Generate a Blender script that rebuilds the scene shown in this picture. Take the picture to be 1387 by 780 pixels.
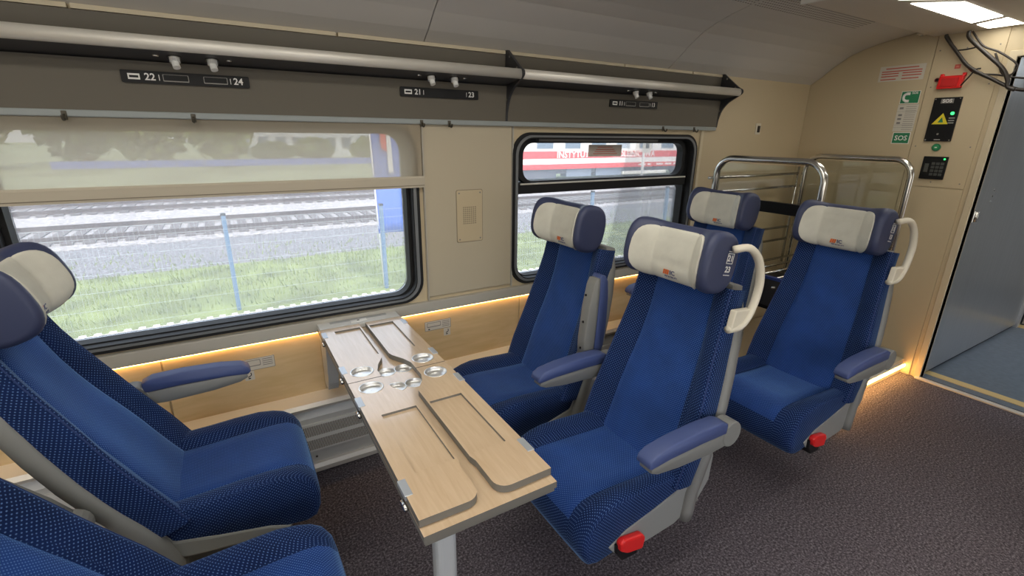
import bpy, bmesh, math, random
from mathutils import Vector, Matrix
from mathutils.geometry import tessellate_polygon
random.seed(7)
for o in list(bpy.data.objects): bpy.data.objects.remove(o, do_unlink=True)
SC = bpy.context.scene
COL = SC.collection

# ------------------------------------------------------------------ camera
F_PX, YAW, PITCH, ROLL = 645.07, 0.536391, 0.311597, 0.0119115
fw = Vector((math.sin(YAW)*math.cos(PITCH), math.cos(YAW)*math.cos(PITCH), -math.sin(PITCH)))
rt = Vector((math.cos(YAW), -math.sin(YAW), 0)); up = rt.cross(fw)
rt2 = math.cos(ROLL)*rt + math.sin(ROLL)*up
up2 = -math.sin(ROLL)*rt + math.cos(ROLL)*up
cd = bpy.data.cameras.new('camera'); cam = bpy.data.objects.new('camera', cd); COL.objects.link(cam)
m = Matrix.Identity(4)
for i in range(3):
    m[i][0] = rt2[i]; m[i][1] = up2[i]; m[i][2] = -fw[i]
m.translation = Vector((0, 0, 1.5))
cam.matrix_world = m
cd.sensor_width = 36; cd.lens = F_PX/1387*36; cd.clip_start = 0.02; cd.clip_end = 500
SC.camera = cam

# ------------------------------------------------------------------ light and exposure
SC.view_settings.view_transform = 'Standard'; SC.view_settings.look = 'None'
SC.view_settings.gamma = 1; SC.view_settings.use_curve_mapping = False
SC.view_settings.exposure = 0.2
W = bpy.data.worlds.new('sky'); SC.world = W; W.use_nodes = True
nt = W.node_tree; nt.nodes.clear()
wo = nt.nodes.new('ShaderNodeOutputWorld'); bg = nt.nodes.new('ShaderNodeBackground')
sk = nt.nodes.new('ShaderNodeTexSky'); sk.sky_type = 'NISHITA'; sk.sun_disc = False
sk.sun_elevation = math.radians(48); sk.sun_rotation = math.radians(200); sk.air_density = 1.0; sk.dust_density = 3.0
SKY_STRENGTH = 0.62
bg.inputs['Strength'].default_value = SKY_STRENGTH
hz = nt.nodes.new('ShaderNodeMix'); hz.data_type = 'RGBA'; hz.inputs['Factor'].default_value = .6; hz.inputs['B'].default_value = (3.3, 3.35, 3.4, 1)
nt.links.new(sk.outputs[0], hz.inputs['A']); nt.links.new(hz.outputs['Result'], bg.inputs['Color']); nt.links.new(bg.outputs[0], wo.inputs[0])
sd = bpy.data.lights.new('sun', 'SUN'); sd.energy = 1.5; sd.angle = math.radians(12); sd.color = (1, .96, .88)
sun = bpy.data.objects.new('sun', sd); COL.objects.link(sun)
sun.rotation_euler = (math.radians(32), 0, math.radians(12))
LAMP = 8.0          # ceiling diffusers

# ------------------------------------------------------------------ material helpers
MATS = {}
def mat(name, col, rough=.5, metal=0, emit=None, es=0, spec=.5, bump=None, vary=None, sheen=0, coat=0):
    if name in MATS: return MATS[name]
    M = bpy.data.materials.new(name); M.use_nodes = True; n = M.node_tree; b = n.nodes['Principled BSDF']
    b.inputs['Base Color'].default_value = (*col, 1); b.inputs['Roughness'].default_value = rough
    b.inputs['Metallic'].default_value = metal; b.inputs['Specular IOR Level'].default_value = spec
    if sheen:
        b.inputs['Sheen Weight'].default_value = sheen; b.inputs['Sheen Roughness'].default_value = .4
        b.inputs['Sheen Tint'].default_value = (.35, .5, 1, 1)
    if coat: b.inputs['Coat Weight'].default_value = coat
    if emit: b.inputs['Emission Color'].default_value = (*emit, 1); b.inputs['Emission Strength'].default_value = es
    if bump or vary:
        tc = n.nodes.new('ShaderNodeTexCoord')
    if vary:   # (scale, amount, stretch)
        mp = n.nodes.new('ShaderNodeMapping'); mp.inputs['Scale'].default_value = vary[2] if len(vary) > 2 else (1, 1, 1)
        ns = n.nodes.new('ShaderNodeTexNoise'); ns.inputs['Scale'].default_value = vary[0]; ns.inputs['Detail'].default_value = 4
        n.links.new(tc.outputs['Object'], mp.inputs[0]); n.links.new(mp.outputs[0], ns.inputs['Vector'])
        rp = n.nodes.new('ShaderNodeValToRGB'); a = vary[1]
        rp.color_ramp.elements[0].position = .3; rp.color_ramp.elements[1].position = .7
        rp.color_ramp.elements[0].color = (*[c*(1-a) for c in col], 1); rp.color_ramp.elements[1].color = (*[min(1, c*(1+a)) for c in col], 1)
        n.links.new(ns.outputs['Fac'], rp.inputs[0]); n.links.new(rp.outputs[0], b.inputs['Base Color'])
    if bump:
        nb = n.nodes.new('ShaderNodeTexNoise'); nb.inputs['Scale'].default_value = bump[0]; nb.inputs['Detail'].default_value = 3
        bp = n.nodes.new('ShaderNodeBump'); bp.inputs['Strength'].default_value = bump[1]; bp.inputs['Distance'].default_value = .002
        n.links.new(tc.outputs['Object'], nb.inputs['Vector']); n.links.new(nb.outputs['Fac'], bp.inputs['Height'])
        n.links.new(bp.outputs[0], b.inputs['Normal'])
    MATS[name] = M; return M

def fabric(name, base, dot, pitch, rad, sheen, ribs=0):
    """woven velour with a staggered lattice of light dots; UVs are in metres"""
    M = bpy.data.materials.new(name); M.use_nodes = True; n = M.node_tree; b = n.nodes['Principled BSDF']; L = n.links
    uv = n.nodes.new('ShaderNodeUVMap')
    outs = []
    for sh in (0, .5):
        mp = n.nodes.new('ShaderNodeMapping'); mp.inputs['Scale'].default_value = (1/pitch, 1/pitch, 1); mp.inputs['Location'].default_value = (sh, sh, 0)
        fr = n.nodes.new('ShaderNodeVectorMath'); fr.operation = 'FRACTION'
        sb = n.nodes.new('ShaderNodeVectorMath'); sb.operation = 'SUBTRACT'; sb.inputs[1].default_value = (.5, .5, 0)
        ln = n.nodes.new('ShaderNodeVectorMath'); ln.operation = 'LENGTH'
        L.new(uv.outputs[0], mp.inputs[0]); L.new(mp.outputs[0], fr.inputs[0]); L.new(fr.outputs[0], sb.inputs[0]); L.new(sb.outputs[0], ln.inputs[0])
        outs.append(ln.outputs['Value'])
    mn = n.nodes.new('ShaderNodeMath'); mn.operation = 'MINIMUM'; L.new(outs[0], mn.inputs[0]); L.new(outs[1], mn.inputs[1])
    mr = n.nodes.new('ShaderNodeMapRange'); mr.inputs['From Min'].default_value = rad*1.3/pitch; mr.inputs['From Max'].default_value = rad*.7/pitch
    L.new(mn.outputs[0], mr.inputs['Value'])
    tc = n.nodes.new('ShaderNodeTexCoord'); ns = n.nodes.new('ShaderNodeTexNoise'); ns.inputs['Scale'].default_value = 9; ns.inputs['Detail'].default_value = 5
    L.new(tc.outputs['Object'], ns.inputs['Vector'])
    rp = n.nodes.new('ShaderNodeValToRGB')
    rp.color_ramp.elements[0].position = .3; rp.color_ramp.elements[1].position = .72
    rp.color_ramp.elements[0].color = (*[c*.8 for c in base], 1); rp.color_ramp.elements[1].color = (*[c*1.2 for c in base], 1)
    L.new(ns.outputs['Fac'], rp.inputs[0])
    mx = n.nodes.new('ShaderNodeMix'); mx.data_type = 'RGBA'; mx.inputs['B'].default_value = (*dot, 1)
    L.new(mr.outputs[0], mx.inputs['Factor']); L.new(rp.outputs[0], mx.inputs['A']); L.new(mx.outputs['Result'], b.inputs['Base Color'])
    b.inputs['Roughness'].default_value = .85; b.inputs['Specular IOR Level'].default_value = .2
    b.inputs['Sheen Weight'].default_value = sheen; b.inputs['Sheen Roughness'].default_value = .35; b.inputs['Sheen Tint'].default_value = (.30, .55, 1, 1)
    bp = n.nodes.new('ShaderNodeBump'); bp.inputs['Strength'].default_value = .4; bp.inputs['Distance'].default_value = .001
    L.new(mr.outputs[0], bp.inputs['Height']); L.new(bp.outputs[0], b.inputs['Normal'])
    MATS[name] = M; return M

def carpet():
    M = bpy.data.materials.new('carpet'); M.use_nodes = True; n = M.node_tree; b = n.nodes['Principled BSDF']; L = n.links
    tc = n.nodes.new('ShaderNodeTexCoord')
    a = n.nodes.new('ShaderNodeTexNoise'); a.inputs['Scale'].default_value = 120; a.inputs['Detail'].default_value = 8; a.inputs['Roughness'].default_value = .75
    c = n.nodes.new('ShaderNodeTexNoise'); c.inputs['Scale'].default_value = 2.2; c.inputs['Detail'].default_value = 3
    L.new(tc.outputs['Object'], a.inputs['Vector']); L.new(tc.outputs['Object'], c.inputs['Vector'])
    r = n.nodes.new('ShaderNodeValToRGB'); e = r.color_ramp.elements
    e[0].position = .36; e[0].color = (.030, .026, .031, 1); e[1].position = .68; e[1].color = (.31, .295, .325, 1)
    k = e.new(.50); k.color = (.090, .081, .093, 1)
    L.new(a.outputs['Fac'], r.inputs[0])
    r2 = n.nodes.new('ShaderNodeValToRGB'); r2.color_ramp.elements[0].color = (.85, .83, .85, 1); r2.color_ramp.elements[1].color = (1.15, 1.12, 1.12, 1)
    L.new(c.outputs['Fac'], r2.inputs[0])
    mx = n.nodes.new('ShaderNodeMix'); mx.data_type = 'RGBA'; mx.blend_type = 'MULTIPLY'; mx.inputs['Factor'].default_value = 1
    L.new(r.outputs[0], mx.inputs['A']); L.new(r2.outputs[0], mx.inputs['B']); L.new(mx.outputs['Result'], b.inputs['Base Color'])
    b.inputs['Roughness'].default_value = .95; b.inputs['Specular IOR Level'].default_value = .1
    bp = n.nodes.new('ShaderNodeBump'); bp.inputs['Strength'].default_value = .5; bp.inputs['Distance'].default_value = .003
    L.new(a.outputs['Fac'], bp.inputs['Height']); L.new(bp.outputs[0], b.inputs['Normal'])
    return M

def mix_clear(name, col, clear, trans=0, rough=.6):
    """see-through sheet: part transparent, part diffuse / translucent cloth"""
    M = bpy.data.materials.new(name); M.use_nodes = True; n = M.node_tree; n.nodes.clear(); L = n.links
    o = n.nodes.new('ShaderNodeOutputMaterial'); t = n.nodes.new('ShaderNodeBsdfTransparent')
    d = n.nodes.new('ShaderNodeBsdfDiffuse'); d.inputs['Color'].default_value = (*col, 1)
    tr = n.nodes.new('ShaderNodeBsdfTranslucent'); tr.inputs['Color'].default_value = (*col, 1)
    m1 = n.nodes.new('ShaderNodeMixShader'); m1.inputs[0].default_value = trans
    L.new(d.outputs[0], m1.inputs[1]); L.new(tr.outputs[0], m1.inputs[2])
    m2 = n.nodes.new('ShaderNodeMixShader'); m2.inputs[0].default_value = clear
    L.new(m1.outputs[0], m2.inputs[1]); L.new(t.outputs[0], m2.inputs[2]); L.new(m2.outputs[0], o.inputs[0])
    return M

def pane_glass(name, tint, gloss, haze_veil=0):
    M = bpy.data.materials.new(name); M.use_nodes = True; n = M.node_tree; n.nodes.clear(); L = n.links
    o = n.nodes.new('ShaderNodeOutputMaterial'); t = n.nodes.new('ShaderNodeBsdfTransparent'); t.inputs[0].default_value = (*tint, 1)
    g = n.nodes.new('ShaderNodeBsdfGlossy'); g.inputs['Roughness'].default_value = .02
    fr = n.nodes.new('ShaderNodeFresnel'); fr.inputs[0].default_value = 1.45
    mu = n.nodes.new('ShaderNodeMath'); mu.operation = 'MULTIPLY'; mu.inputs[1].default_value = gloss
    m2 = n.nodes.new('ShaderNodeMixShader'); L.new(fr.outputs[0], mu.inputs[0]); L.new(mu.outputs[0], m2.inputs[0])
    tr = n.nodes.new('ShaderNodeBsdfTranslucent'); tr.inputs[0].default_value = (.85, .88, .92, 1)
    m3 = n.nodes.new('ShaderNodeMixShader'); m3.inputs[0].default_value = haze_veil  # milky share of the pane imitates haze and glare over the outside view
    L.new(t.outputs[0], m3.inputs[1]); L.new(tr.outputs[0], m3.inputs[2])
    L.new(m3.outputs[0], m2.inputs[1]); L.new(g.outputs[0], m2.inputs[2]); L.new(m2.outputs[0], o.inputs[0])
    return M

def wood_mat(name, c1, c2, rough, sc, coat=0):
    M = bpy.data.materials.new(name); M.use_nodes = True; n = M.node_tree; b = n.nodes['Principled BSDF']; L = n.links
    tc = n.nodes.new('ShaderNodeTexCoord'); mp = n.nodes.new('ShaderNodeMapping'); mp.inputs['Scale'].default_value = sc
    a = n.nodes.new('ShaderNodeTexNoise'); a.inputs['Scale'].default_value = 6; a.inputs['Detail'].default_value = 8; a.inputs['Distortion'].default_value = .6
    L.new(tc.outputs['Object'], mp.inputs[0]); L.new(mp.outputs[0], a.inputs['Vector'])
    r = n.nodes.new('ShaderNodeValToRGB'); r.color_ramp.elements[0].position = .3; r.color_ramp.elements[1].position = .7
    r.color_ramp.elements[0].color = (*c1, 1); r.color_ramp.elements[1].color = (*c2, 1)
    L.new(a.outputs['Fac'], r.inputs[0]); L.new(r.outputs[0], b.inputs['Base Color'])
    b.inputs['Roughness'].default_value = rough; b.inputs['Specular IOR Level'].default_value = .5
    b.inputs['Coat Weight'].default_value = coat; b.inputs['Coat Roughness'].default_value = .12; b.inputs['Coat IOR'].default_value = 1.8
    return M

beige = mat('wall_laminate', (.55, .455, .300), .55, bump=(180, .06), vary=(1.2, .03))
beige2 = mat('wall_panel_laminate', (.49, .43, .315), .5, bump=(180, .06))
sillm = mat('sill_grey_beige', (.44, .415, .36), .45)
creamtrim = mat('cream_trim', (.60, .52, .37), .5)
ceilm = mat('ceiling_laminate', (.59, .56, .52), .6, vary=(1.5, .03))
ceilbox = mat('ceiling_box_paint', (.62, .57, .50), .5)
rackdark = mat('rack_brown_grey', (.125, .110, .085), .6)
rackshelf = mat('rack_charcoal', (.055, .055, .058), .5)
bracketm = mat('bracket_black', (.035, .035, .038), .45)
alu = mat('satin_aluminium', (.72, .69, .63), .40, .35)
steel = mat('stainless_steel', (.66, .65, .62), .22, 1.0)
cupsteel = mat('spun_steel_cup', (.88, .88, .87), .36, 1.0)
rubber = mat('black_rubber', (.012, .012, .013), .55, spec=.3)
blackp = mat('black_plastic', (.010, .010, .011), .4, spec=.25)
railgrey = mat('rail_blue_grey', (.30, .33, .33), .4)
greyp = mat('grey_plastic', (.20, .20, .19), .5, bump=(400, .05))
greyp2 = mat('grey_frame_plastic', (.25, .255, .245), .5)
creamp = mat('cream_plastic', (.68, .63, .52), .4)
vinyl = mat('slate_blue_vinyl', (.036, .046, .105), .5, bump=(300, .08))
armvinyl = mat('arm_blue_vinyl', (.055, .080, .21), .5, bump=(300, .08))
covercloth = mat('cover_cloth', (.60, .59, .52), .85, bump=(22, 1.0), vary=(14, .07))
white = mat('white_print', (.78, .77, .74), .5)
offwhite = mat('offwhite_label', (.60, .57, .50), .55)
redp = mat('red_plastic', (.68, .016, .016), .35)
redprint = mat('red_print', (.52, .10, .07), .6)
greyprint = mat('grey_print', (.22, .21, .20), .6)
greenp = mat('green_sign', (.02, .20, .09), .45)
yellow = mat('yellow_sign', (.75, .62, .03), .5)
orangeprint = mat('orange_print', (.72, .16, .04), .6)
navyprint = mat('navy_print', (.05, .06, .16), .6)
silver = mat('silver_panel', (.47, .48, .49), .4, .6)
metaldoor = mat('brushed_door_steel', (.60, .61, .62), .32, .85, vary=(40, .05, (3, 3, .05)))
heaterm = mat('heater_grey', (.50, .50, .48), .4, .2)
vestfloor = mat('vestibule_floor', (.13, .16, .20), .45, vary=(30, .12))
yellowstrip = mat('yellow_strip', (.60, .45, .20), .6)
chromel = mat('lamp_frosted', (.85, .85, .83), .25, .2)
ledgreen = mat('green_led', (.02, .5, .1), .3, emit=(.05, 1, .2), es=2)
ledwarm = mat('warm_led_strip', (1, .75, .35), .4, emit=(1, .50, .13), es=28)
ledline = mat('warm_sill_led', (1, .8, .5), .4, emit=(1, .58, .20), es=15)
diffuser = mat('lamp_diffuser', (1, 1, .97), .4, emit=(1, .95, .84), es=LAMP)
fab_side = fabric('velour_navy_dots', (.0035, .015, .075), (.10, .18, .38), .0112, .0015, .35)
fab_mid = fabric('velour_blue_dots', (.007, .038, .185), (.085, .17, .40), .0088, .0014, 1.0)
pipem = mat('navy_piping', (.008, .03, .13), .7)
table_wood = wood_mat('table_beech', (.60, .43, .27), (.68, .51, .34), .28, (14, 1.2, 4), 1.0)
edge_dark = mat('table_edge_band', (.16, .15, .13), .5)
wallwood = wood_mat('wall_maple', (.60, .43, .22), (.68, .50, .28), .42, (1.0, 6, 6))
blindcloth = mix_clear('roller_blind_cloth', (.70, .64, .53), .48, .55)
glassm = pane_glass('window_glass', (.97, .98, .98), .7, .15)
partglass = pane_glass('partition_glass', (.93, .95, .94), 1.4)

# ------------------------------------------------------------------ geometry helpers
def link(name, me, parent=None, loc=None):
    o = bpy.data.objects.new(name, me); COL.objects.link(o)
    if parent is not None:
        o.parent = parent
        if loc is None and parent.type == 'EMPTY' and parent.get('world_parts'): o.location = -Vector(parent.location)
    if loc is not None: o.location = loc
    return o
def tag(o, label=None, cat=None, group=None, kind=None):
    if label: o['label'] = label
    if cat: o['category'] = cat
    if group: o['group'] = group
    if kind: o['kind'] = kind
    return o
def thing(name, loc, label, cat, group=None, world=True, rz=0):
    e = bpy.data.objects.new(name, None); COL.objects.link(e); e.location = loc; e.rotation_euler = (0, 0, rz); e.empty_display_size = .1
    if world: e['world_parts'] = 1
    return tag(e, label, cat, group)
def mesh(name, verts, faces, mats, parent=None, smooth=False, fm=None, loc=None, bevel=0):
    me = bpy.data.meshes.new(name); me.from_pydata([tuple(v) for v in verts], [], faces); me.validate()
    bm = bmesh.new(); bm.from_mesh(me); bmesh.ops.recalc_face_normals(bm, faces=bm.faces); bm.to_mesh(me); bm.free()
    for k in (mats if isinstance(mats, (list, tuple)) else [mats]): me.materials.append(k)
    if fm:
        for p, i in zip(me.polygons, fm): p.material_index = i
    if smooth:
        for p in me.polygons: p.use_smooth = True
    o = link(name, me, parent, loc)
    if bevel:
        b = o.modifiers.new('bevel', 'BEVEL'); b.width = bevel; b.segments = 2; b.limit_method = 'ANGLE'
    return o
def box(name, x0, x1, y0, y1, z0, z1, mt, parent=None, bevel=0, loc=None):
    v = [(x, y, z) for x in (x0, x1) for y in (y0, y1) for z in (z0, z1)]
    f = [(0, 1, 3, 2), (4, 6, 7, 5), (0, 4, 5, 1), (2, 3, 7, 6), (0, 2, 6, 4), (1, 5, 7, 3)]
    return mesh(name, v, f, mt, parent, bevel=bevel, loc=loc)
AX = {'z': lambda a, b, h: (a, b, h), 'y': lambda a, b, h: (a, h, b), 'x': lambda a, b, h: (h, a, b)}
def prism_data(outer, holes, lo, hi, axis='z'):
    loops = [list(outer)]+[list(h) for h in holes]
    flat = [p for l in loops for p in l]; n = len(flat); f3 = AX[axis]
    verts = [f3(a, b, lo) for a, b in flat]+[f3(a, b, hi) for a, b in flat]
    tris = tessellate_polygon([[Vector((a, b, 0)) for a, b in l] for l in loops])
    faces = [tuple(t) for t in tris]+[tuple(i+n for i in reversed(t)) for t in tris]; k = len(faces); s = 0
    for l in loops:
        c = len(l)
        for i in range(c): j = (i+1) % c; faces.append((s+i, s+j, s+j+n, s+i+n))
        s += c
    return verts, faces, k
def prism(name, outer, holes, lo, hi, axis, mt, parent=None, bevel=0, sidemat=None, loc=None):
    v, f, k = prism_data(outer, holes, lo, hi, axis)
    if sidemat: return mesh(name, v, f, [mt, sidemat], parent, fm=[0]*k+[1]*(len(f)-k), bevel=bevel, loc=loc)
    return mesh(name, v, f, mt, parent, bevel=bevel, loc=loc)
def rrect(x0, x1, y0, y1, r, n=8):
    pts = []
    for cx, cy, a0 in ((x1-r, y1-r, 0), (x0+r, y1-r, 90), (x0+r, y0+r, 180), (x1-r, y0+r, 270)):
        for i in range(n+1):
            a = math.radians(a0+90*i/n); pts.append((cx+r*math.cos(a), cy+r*math.sin(a)))
    return pts
def circ(cx, cy, r, n=28): return [(cx+r*math.cos(2*math.pi*i/n), cy+r*math.sin(2*math.pi*i/n)) for i in range(n)]
def tube_data(path, r, n=8, closed=False, r2=None):
    P = [Vector(p) for p in path]; V = []; Fc = []; N = len(P); ref = None
    for i, p in enumerate(P):
        if closed: t = (P[(i+1) % N]-P[i-1])
        else: t = P[min(i+1, N-1)]-P[max(i-1, 0)]
        t.normalize()
        if ref is None:
            ref = Vector((0, 0, 1)) if abs(t.z) < .9 else Vector((1, 0, 0))
        ref = (ref-t*ref.dot(t)).normalized(); bi = t.cross(ref)
        for k in range(n):
            a = 2*math.pi*k/n; V.append(p+ref*(r*math.cos(a))+bi*((r2 or r)*math.sin(a)))
    for i in range(N if closed else N-1):
        j = (i+1) % N
        for k in range(n):
            l = (k+1) % n; Fc.append((i*n+k, i*n+l, j*n+l, j*n+k))
    if not closed: Fc += [tuple(range(n)), tuple(range((N-1)*n, N*n))]
    return V, Fc
def tube(name, path, r, mt, parent=None, n=8, closed=False, r2=None, loc=None):
    v, f = tube_data(path, r, n, closed, r2); return mesh(name, v, f, mt, parent, smooth=True, loc=loc)
def bez(pts, n=8):
    """Catmull-Rom through points"""
    P = [Vector(p) for p in pts]; P = [2*P[0]-P[1]]+P+[2*P[-1]-P[-2]]; out = []
    for i in range(1, len(P)-2):
        for k in range(n):
            t = k/n; a, b, c, d = P[i-1:i+3]
            out.append(.5*((2*b)+(c-a)*t+(2*a-5*b+4*c-d)*t*t+(3*b-a-3*c+d)*t**3))
    out.append(P[-2]); return out
def join(parts):
    V = []; Fc = []
    for v, f in parts:
        s = len(V); V += [tuple(p) for p in v]; Fc += [tuple(i+s for i in q) for q in f]
    return V, Fc
def boxd(x0, x1, y0, y1, z0, z1):
    v = [(x, y, z) for x in (x0, x1) for y in (y0, y1) for z in (z0, z1)]
    return v, [(0, 1, 3, 2), (4, 6, 7, 5), (0, 4, 5, 1), (2, 3, 7, 6), (0, 2, 6, 4), (1, 5, 7, 3)]
def text(name, s, size, mt, origin, xdir, ydir, parent=None, align='CENTER', off=.0006, ext=.0003, sx=1, bold=.02):
    cu = bpy.data.curves.new('lettering', 'FONT'); cu.body = s; cu.size = size; cu.align_x = align; cu.align_y = 'CENTER'; cu.extrude = ext; cu.resolution_u = 2; cu.offset = size*bold
    t = bpy.data.objects.new('lettering', cu); COL.objects.link(t)
    dg = bpy.context.evaluated_depsgraph_get(); me = bpy.data.meshes.new_from_object(t.evaluated_get(dg))
    bpy.data.objects.remove(t, do_unlink=True); bpy.data.curves.remove(cu)
    X = Vector(xdir).normalized(); Y = Vector(ydir).normalized(); N = X.cross(Y); O = Vector(origin)+N*off
    for v in me.vertices: v.co = O+X*(v.co.x*sx)+Y*v.co.y+N*v.co.z
    me.materials.clear(); me.materials.append(mt)
    return link(name, me, parent)
def sstep(a, b, x):
    t = max(0, min(1, (x-a)/(b-a))); return t*t*(3-2*t)
def grid(name, rows, mats, parent, fmfun=None, closed=False, cap=False, smooth=True, solid=0, uvs=True):
    """rows: list of lists of points; optional metric UVs along both directions"""
    nr, nc = len(rows), len(rows[0]); V = [p for r in rows for p in r]; Fc = []; fm = []; UV = []
    cu = [[0]*(nc+1) for _ in rows]; ru = [[0]*(nc+1) for _ in rows]
    for i, r in enumerate(rows):
        for j in range(1, nc+1): cu[i][j] = cu[i][j-1]+(Vector(r[j % nc])-Vector(r[j-1])).length
        mid = cu[i][nc-1]/2 if not closed else 0
        cu[i] = [c-mid for c in cu[i]]
    for i in range(1, nr):
        for j in range(nc+1): ru[i][j] = ru[i-1][j]+(Vector(rows[i][j % nc])-Vector(rows[i-1][j % nc])).length
    for i in range(nr-1):
        for j in range(nc if closed else nc-1):
            k = (j+1) % nc
            Fc.append((i*nc+j, i*nc+k, (i+1)*nc+k, (i+1)*nc+j)); fm.append(fmfun(i, j) if fmfun else 0)
            UV.append([(cu[i][j], ru[i][j]), (cu[i][j+1], ru[i][j+1]), (cu[i+1][j+1], ru[i+1][j+1]), (cu[i+1][j], ru[i+1][j])])
    if cap:
        Fc += [tuple(range(nc)), tuple(range((nr-1)*nc, nr*nc))]
        fm += [cap[0], cap[1]] if isinstance(cap, tuple) else [0, 0]
        for b0 in (0, (nr-1)*nc): UV.append([(V[b0+j][0], V[b0+j][2]) for j in range(nc)])
    me = bpy.data.meshes.new(name); me.from_pydata([tuple(v) for v in V], [], Fc)
    for k in (mats if isinstance(mats, (list, tuple)) else [mats]): me.materials.append(k)
    ul = me.uv_layers.new(name='UVMap')
    for p, u, mi in zip(me.polygons, UV, fm):
        p.material_index = mi; p.use_smooth = smooth
        for li, c in zip(p.loop_indices, u): ul.data[li].uv = c
    bm = bmesh.new(); bm.from_mesh(me); bmesh.ops.recalc_face_normals(bm, faces=bm.faces); bm.to_mesh(me); bm.free()
    o = link(name, me, parent)
    if solid:
        s = o.modifiers.new('solid', 'SOLIDIFY'); s.thickness = solid; s.offset = -1
    return o

# ================================================================== SETTING
WY = 2.12           # inner face of the window-side wall
XE = 3.76           # inner face of the end wall
X0 = -3.4           # far end of the modelled saloon
YB = -.68           # opposite wall
struct = lambda o: tag(o, kind='structure')
carpetm = carpet()
struct(box('floor', X0, XE+.03, YB, WY+.1, -.05, 0, carpetm))
W1 = (-.68, .757, .722, 1.53); W2 = (1.25, 2.61, .722, 1.512)
def win_hole(w, g=.006): return rrect(w[0]+g, w[1]-g, w[2]+g, w[3]-g, .10, 8)
W0 = (-2.25, -.85, .722, 1.512)
wall = struct(prism('wall_window_side', [(X0, 0), (XE+.04, 0), (XE+.04, 2.0), (X0, 2.0)], [win_hole(W1), win_hole(W2), win_hole(W0)], WY, WY+.13, 'y', beige))
# opposite wall (behind the photographer) with its own row of windows
bw = [(-2.6, -1.24), (-.9, .46), (.8, 2.16)]
wb = struct(prism('wall_opposite', [(X0, 0), (7.2, 0), (7.2, 2.1), (X0, 2.1)], [rrect(a, b, .72, 1.51, .1, 4) for a, b in bw]+[rrect(4.3, 5.1, .25, 1.85, .06, 4)], YB-.1, YB, 'y', beige2))
struct(box('wall_rear', X0-.08, X0, YB, WY, 0, 2.3, beige2))
# ceiling: arched cross-section, in panels with open joints
CP = [(2.125, 1.862), (2.06, 1.905), (1.99, 1.962), (1.90, 2.022), (1.82, 2.056), (1.736, 2.080), (1.64, 2.100), (1.50, 2.122), (1.3, 2.145), (1.0, 2.165), (.72, 2.172)]
CP = CP+[(1.44-y, z) for y, z in reversed(CP[:-1])]
def swept(name, x0, x1, mt, parent, t=.012, dz=0):
    n = len(CP); V = []; Fc = []
    for x in (x0, x1):
        for y, z in CP: V.append((x, y, z+dz))
        for y, z in CP: V.append((x, y+(.0), z+dz+t))
    for i in range(n-1):
        Fc += [(i, i+1, 2*n+i+1, 2*n+i), (n+i, n+i+1, 3*n+i+1, 3*n+i), (i, i+1, n+i+1, n+i), (2*n+i, 2*n+i+1, 3*n+i+1, 3*n+i)]
    Fc += [(0, 2*n, 3*n, n), (n-1, 3*n-1, 4*n-1, 2*n-1)]
    return mesh(name, V, Fc, mt, parent, smooth=False)
ceiling = struct(swept('ceiling', X0, XE+.04, mat('ceiling_gap', (.06, .055, .05), .8), None, .03, .014))
for a, b in [(-3.39, -2.13), (-2.13, -.66), (-.66, .81), (.81, 2.28), (2.28, XE)]:
    swept('ceiling_panel', a+.0025, b-.0025, ceilm, ceiling)
# thin cream trim where ceiling and wall meet, in lengths with small gaps
for k, (a, b) in enumerate([(-1.2, -.335), (-.33, .45), (.455, 1.2), (1.205, 1.93), (1.935, 2.47), (2.475, 2.75)]):
    struct(box('trim_%d' % (k+1), a+.002, b-.002, WY-.022, WY+.002, 1.852, 1.866, creamtrim))

# end wall with the doorway into the vestibule
DY0, DY1, DZ = .16, 1.045, 1.93
ew = [(YB, 0), (DY0, 0), (DY0, DZ), (DY1, DZ), (DY1, 0), (WY, 0), (WY, 2.2), (YB, 2.2)]
wall_end = struct(prism('wall_end', ew, [], XE, XE+.05, 'x', beige))
# panel seams on the end wall: proud sheets with narrow joints
prism('wall_panel', [(1.42, .0), (WY-.001, .0), (WY-.001, 1.86), (1.90, 2.02), (1.736, 2.078), (1.50, 2.118), (1.42, 2.128)], [], XE-.006, XE, 'x', beige, wall_end)
prism('wall_panel', [(1.105, 1.222), (1.416, 1.222), (1.416, 2.125), (1.105, 2.12)], [], XE-.006, XE, 'x', beige, wall_end)
prism('wall_panel', [(1.105, .0), (1.416, .0), (1.416, 1.218), (1.105, 1.218)], [], XE-.006, XE, 'x', beige, wall_end)
for yy in (1.13, 1.27, 1.395):
    for zz in (1.25, 1.46, 1.80, 2.0):
        mesh('screw', *tube_data([(XE-.006, yy, zz), (XE-.0075, yy, zz)], .004, 6), mats=greyprint, parent=wall_end)
# door frame trim
for nm, pts in (('trim_7', [(DY1, 0), (DY1+.035, 0), (DY1+.035, DZ+.03), (DY0, DZ+.03), (DY0, DZ), (DY1, DZ)]),):
    struct(prism(nm, pts, [], XE-.012, XE+.06, 'x', creamtrim, bevel=.003))
struct(box('trim_8', XE-.035, XE+.0, DY0, DY1+.02, 0, .012, alu, bevel=.003))   # threshold
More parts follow.
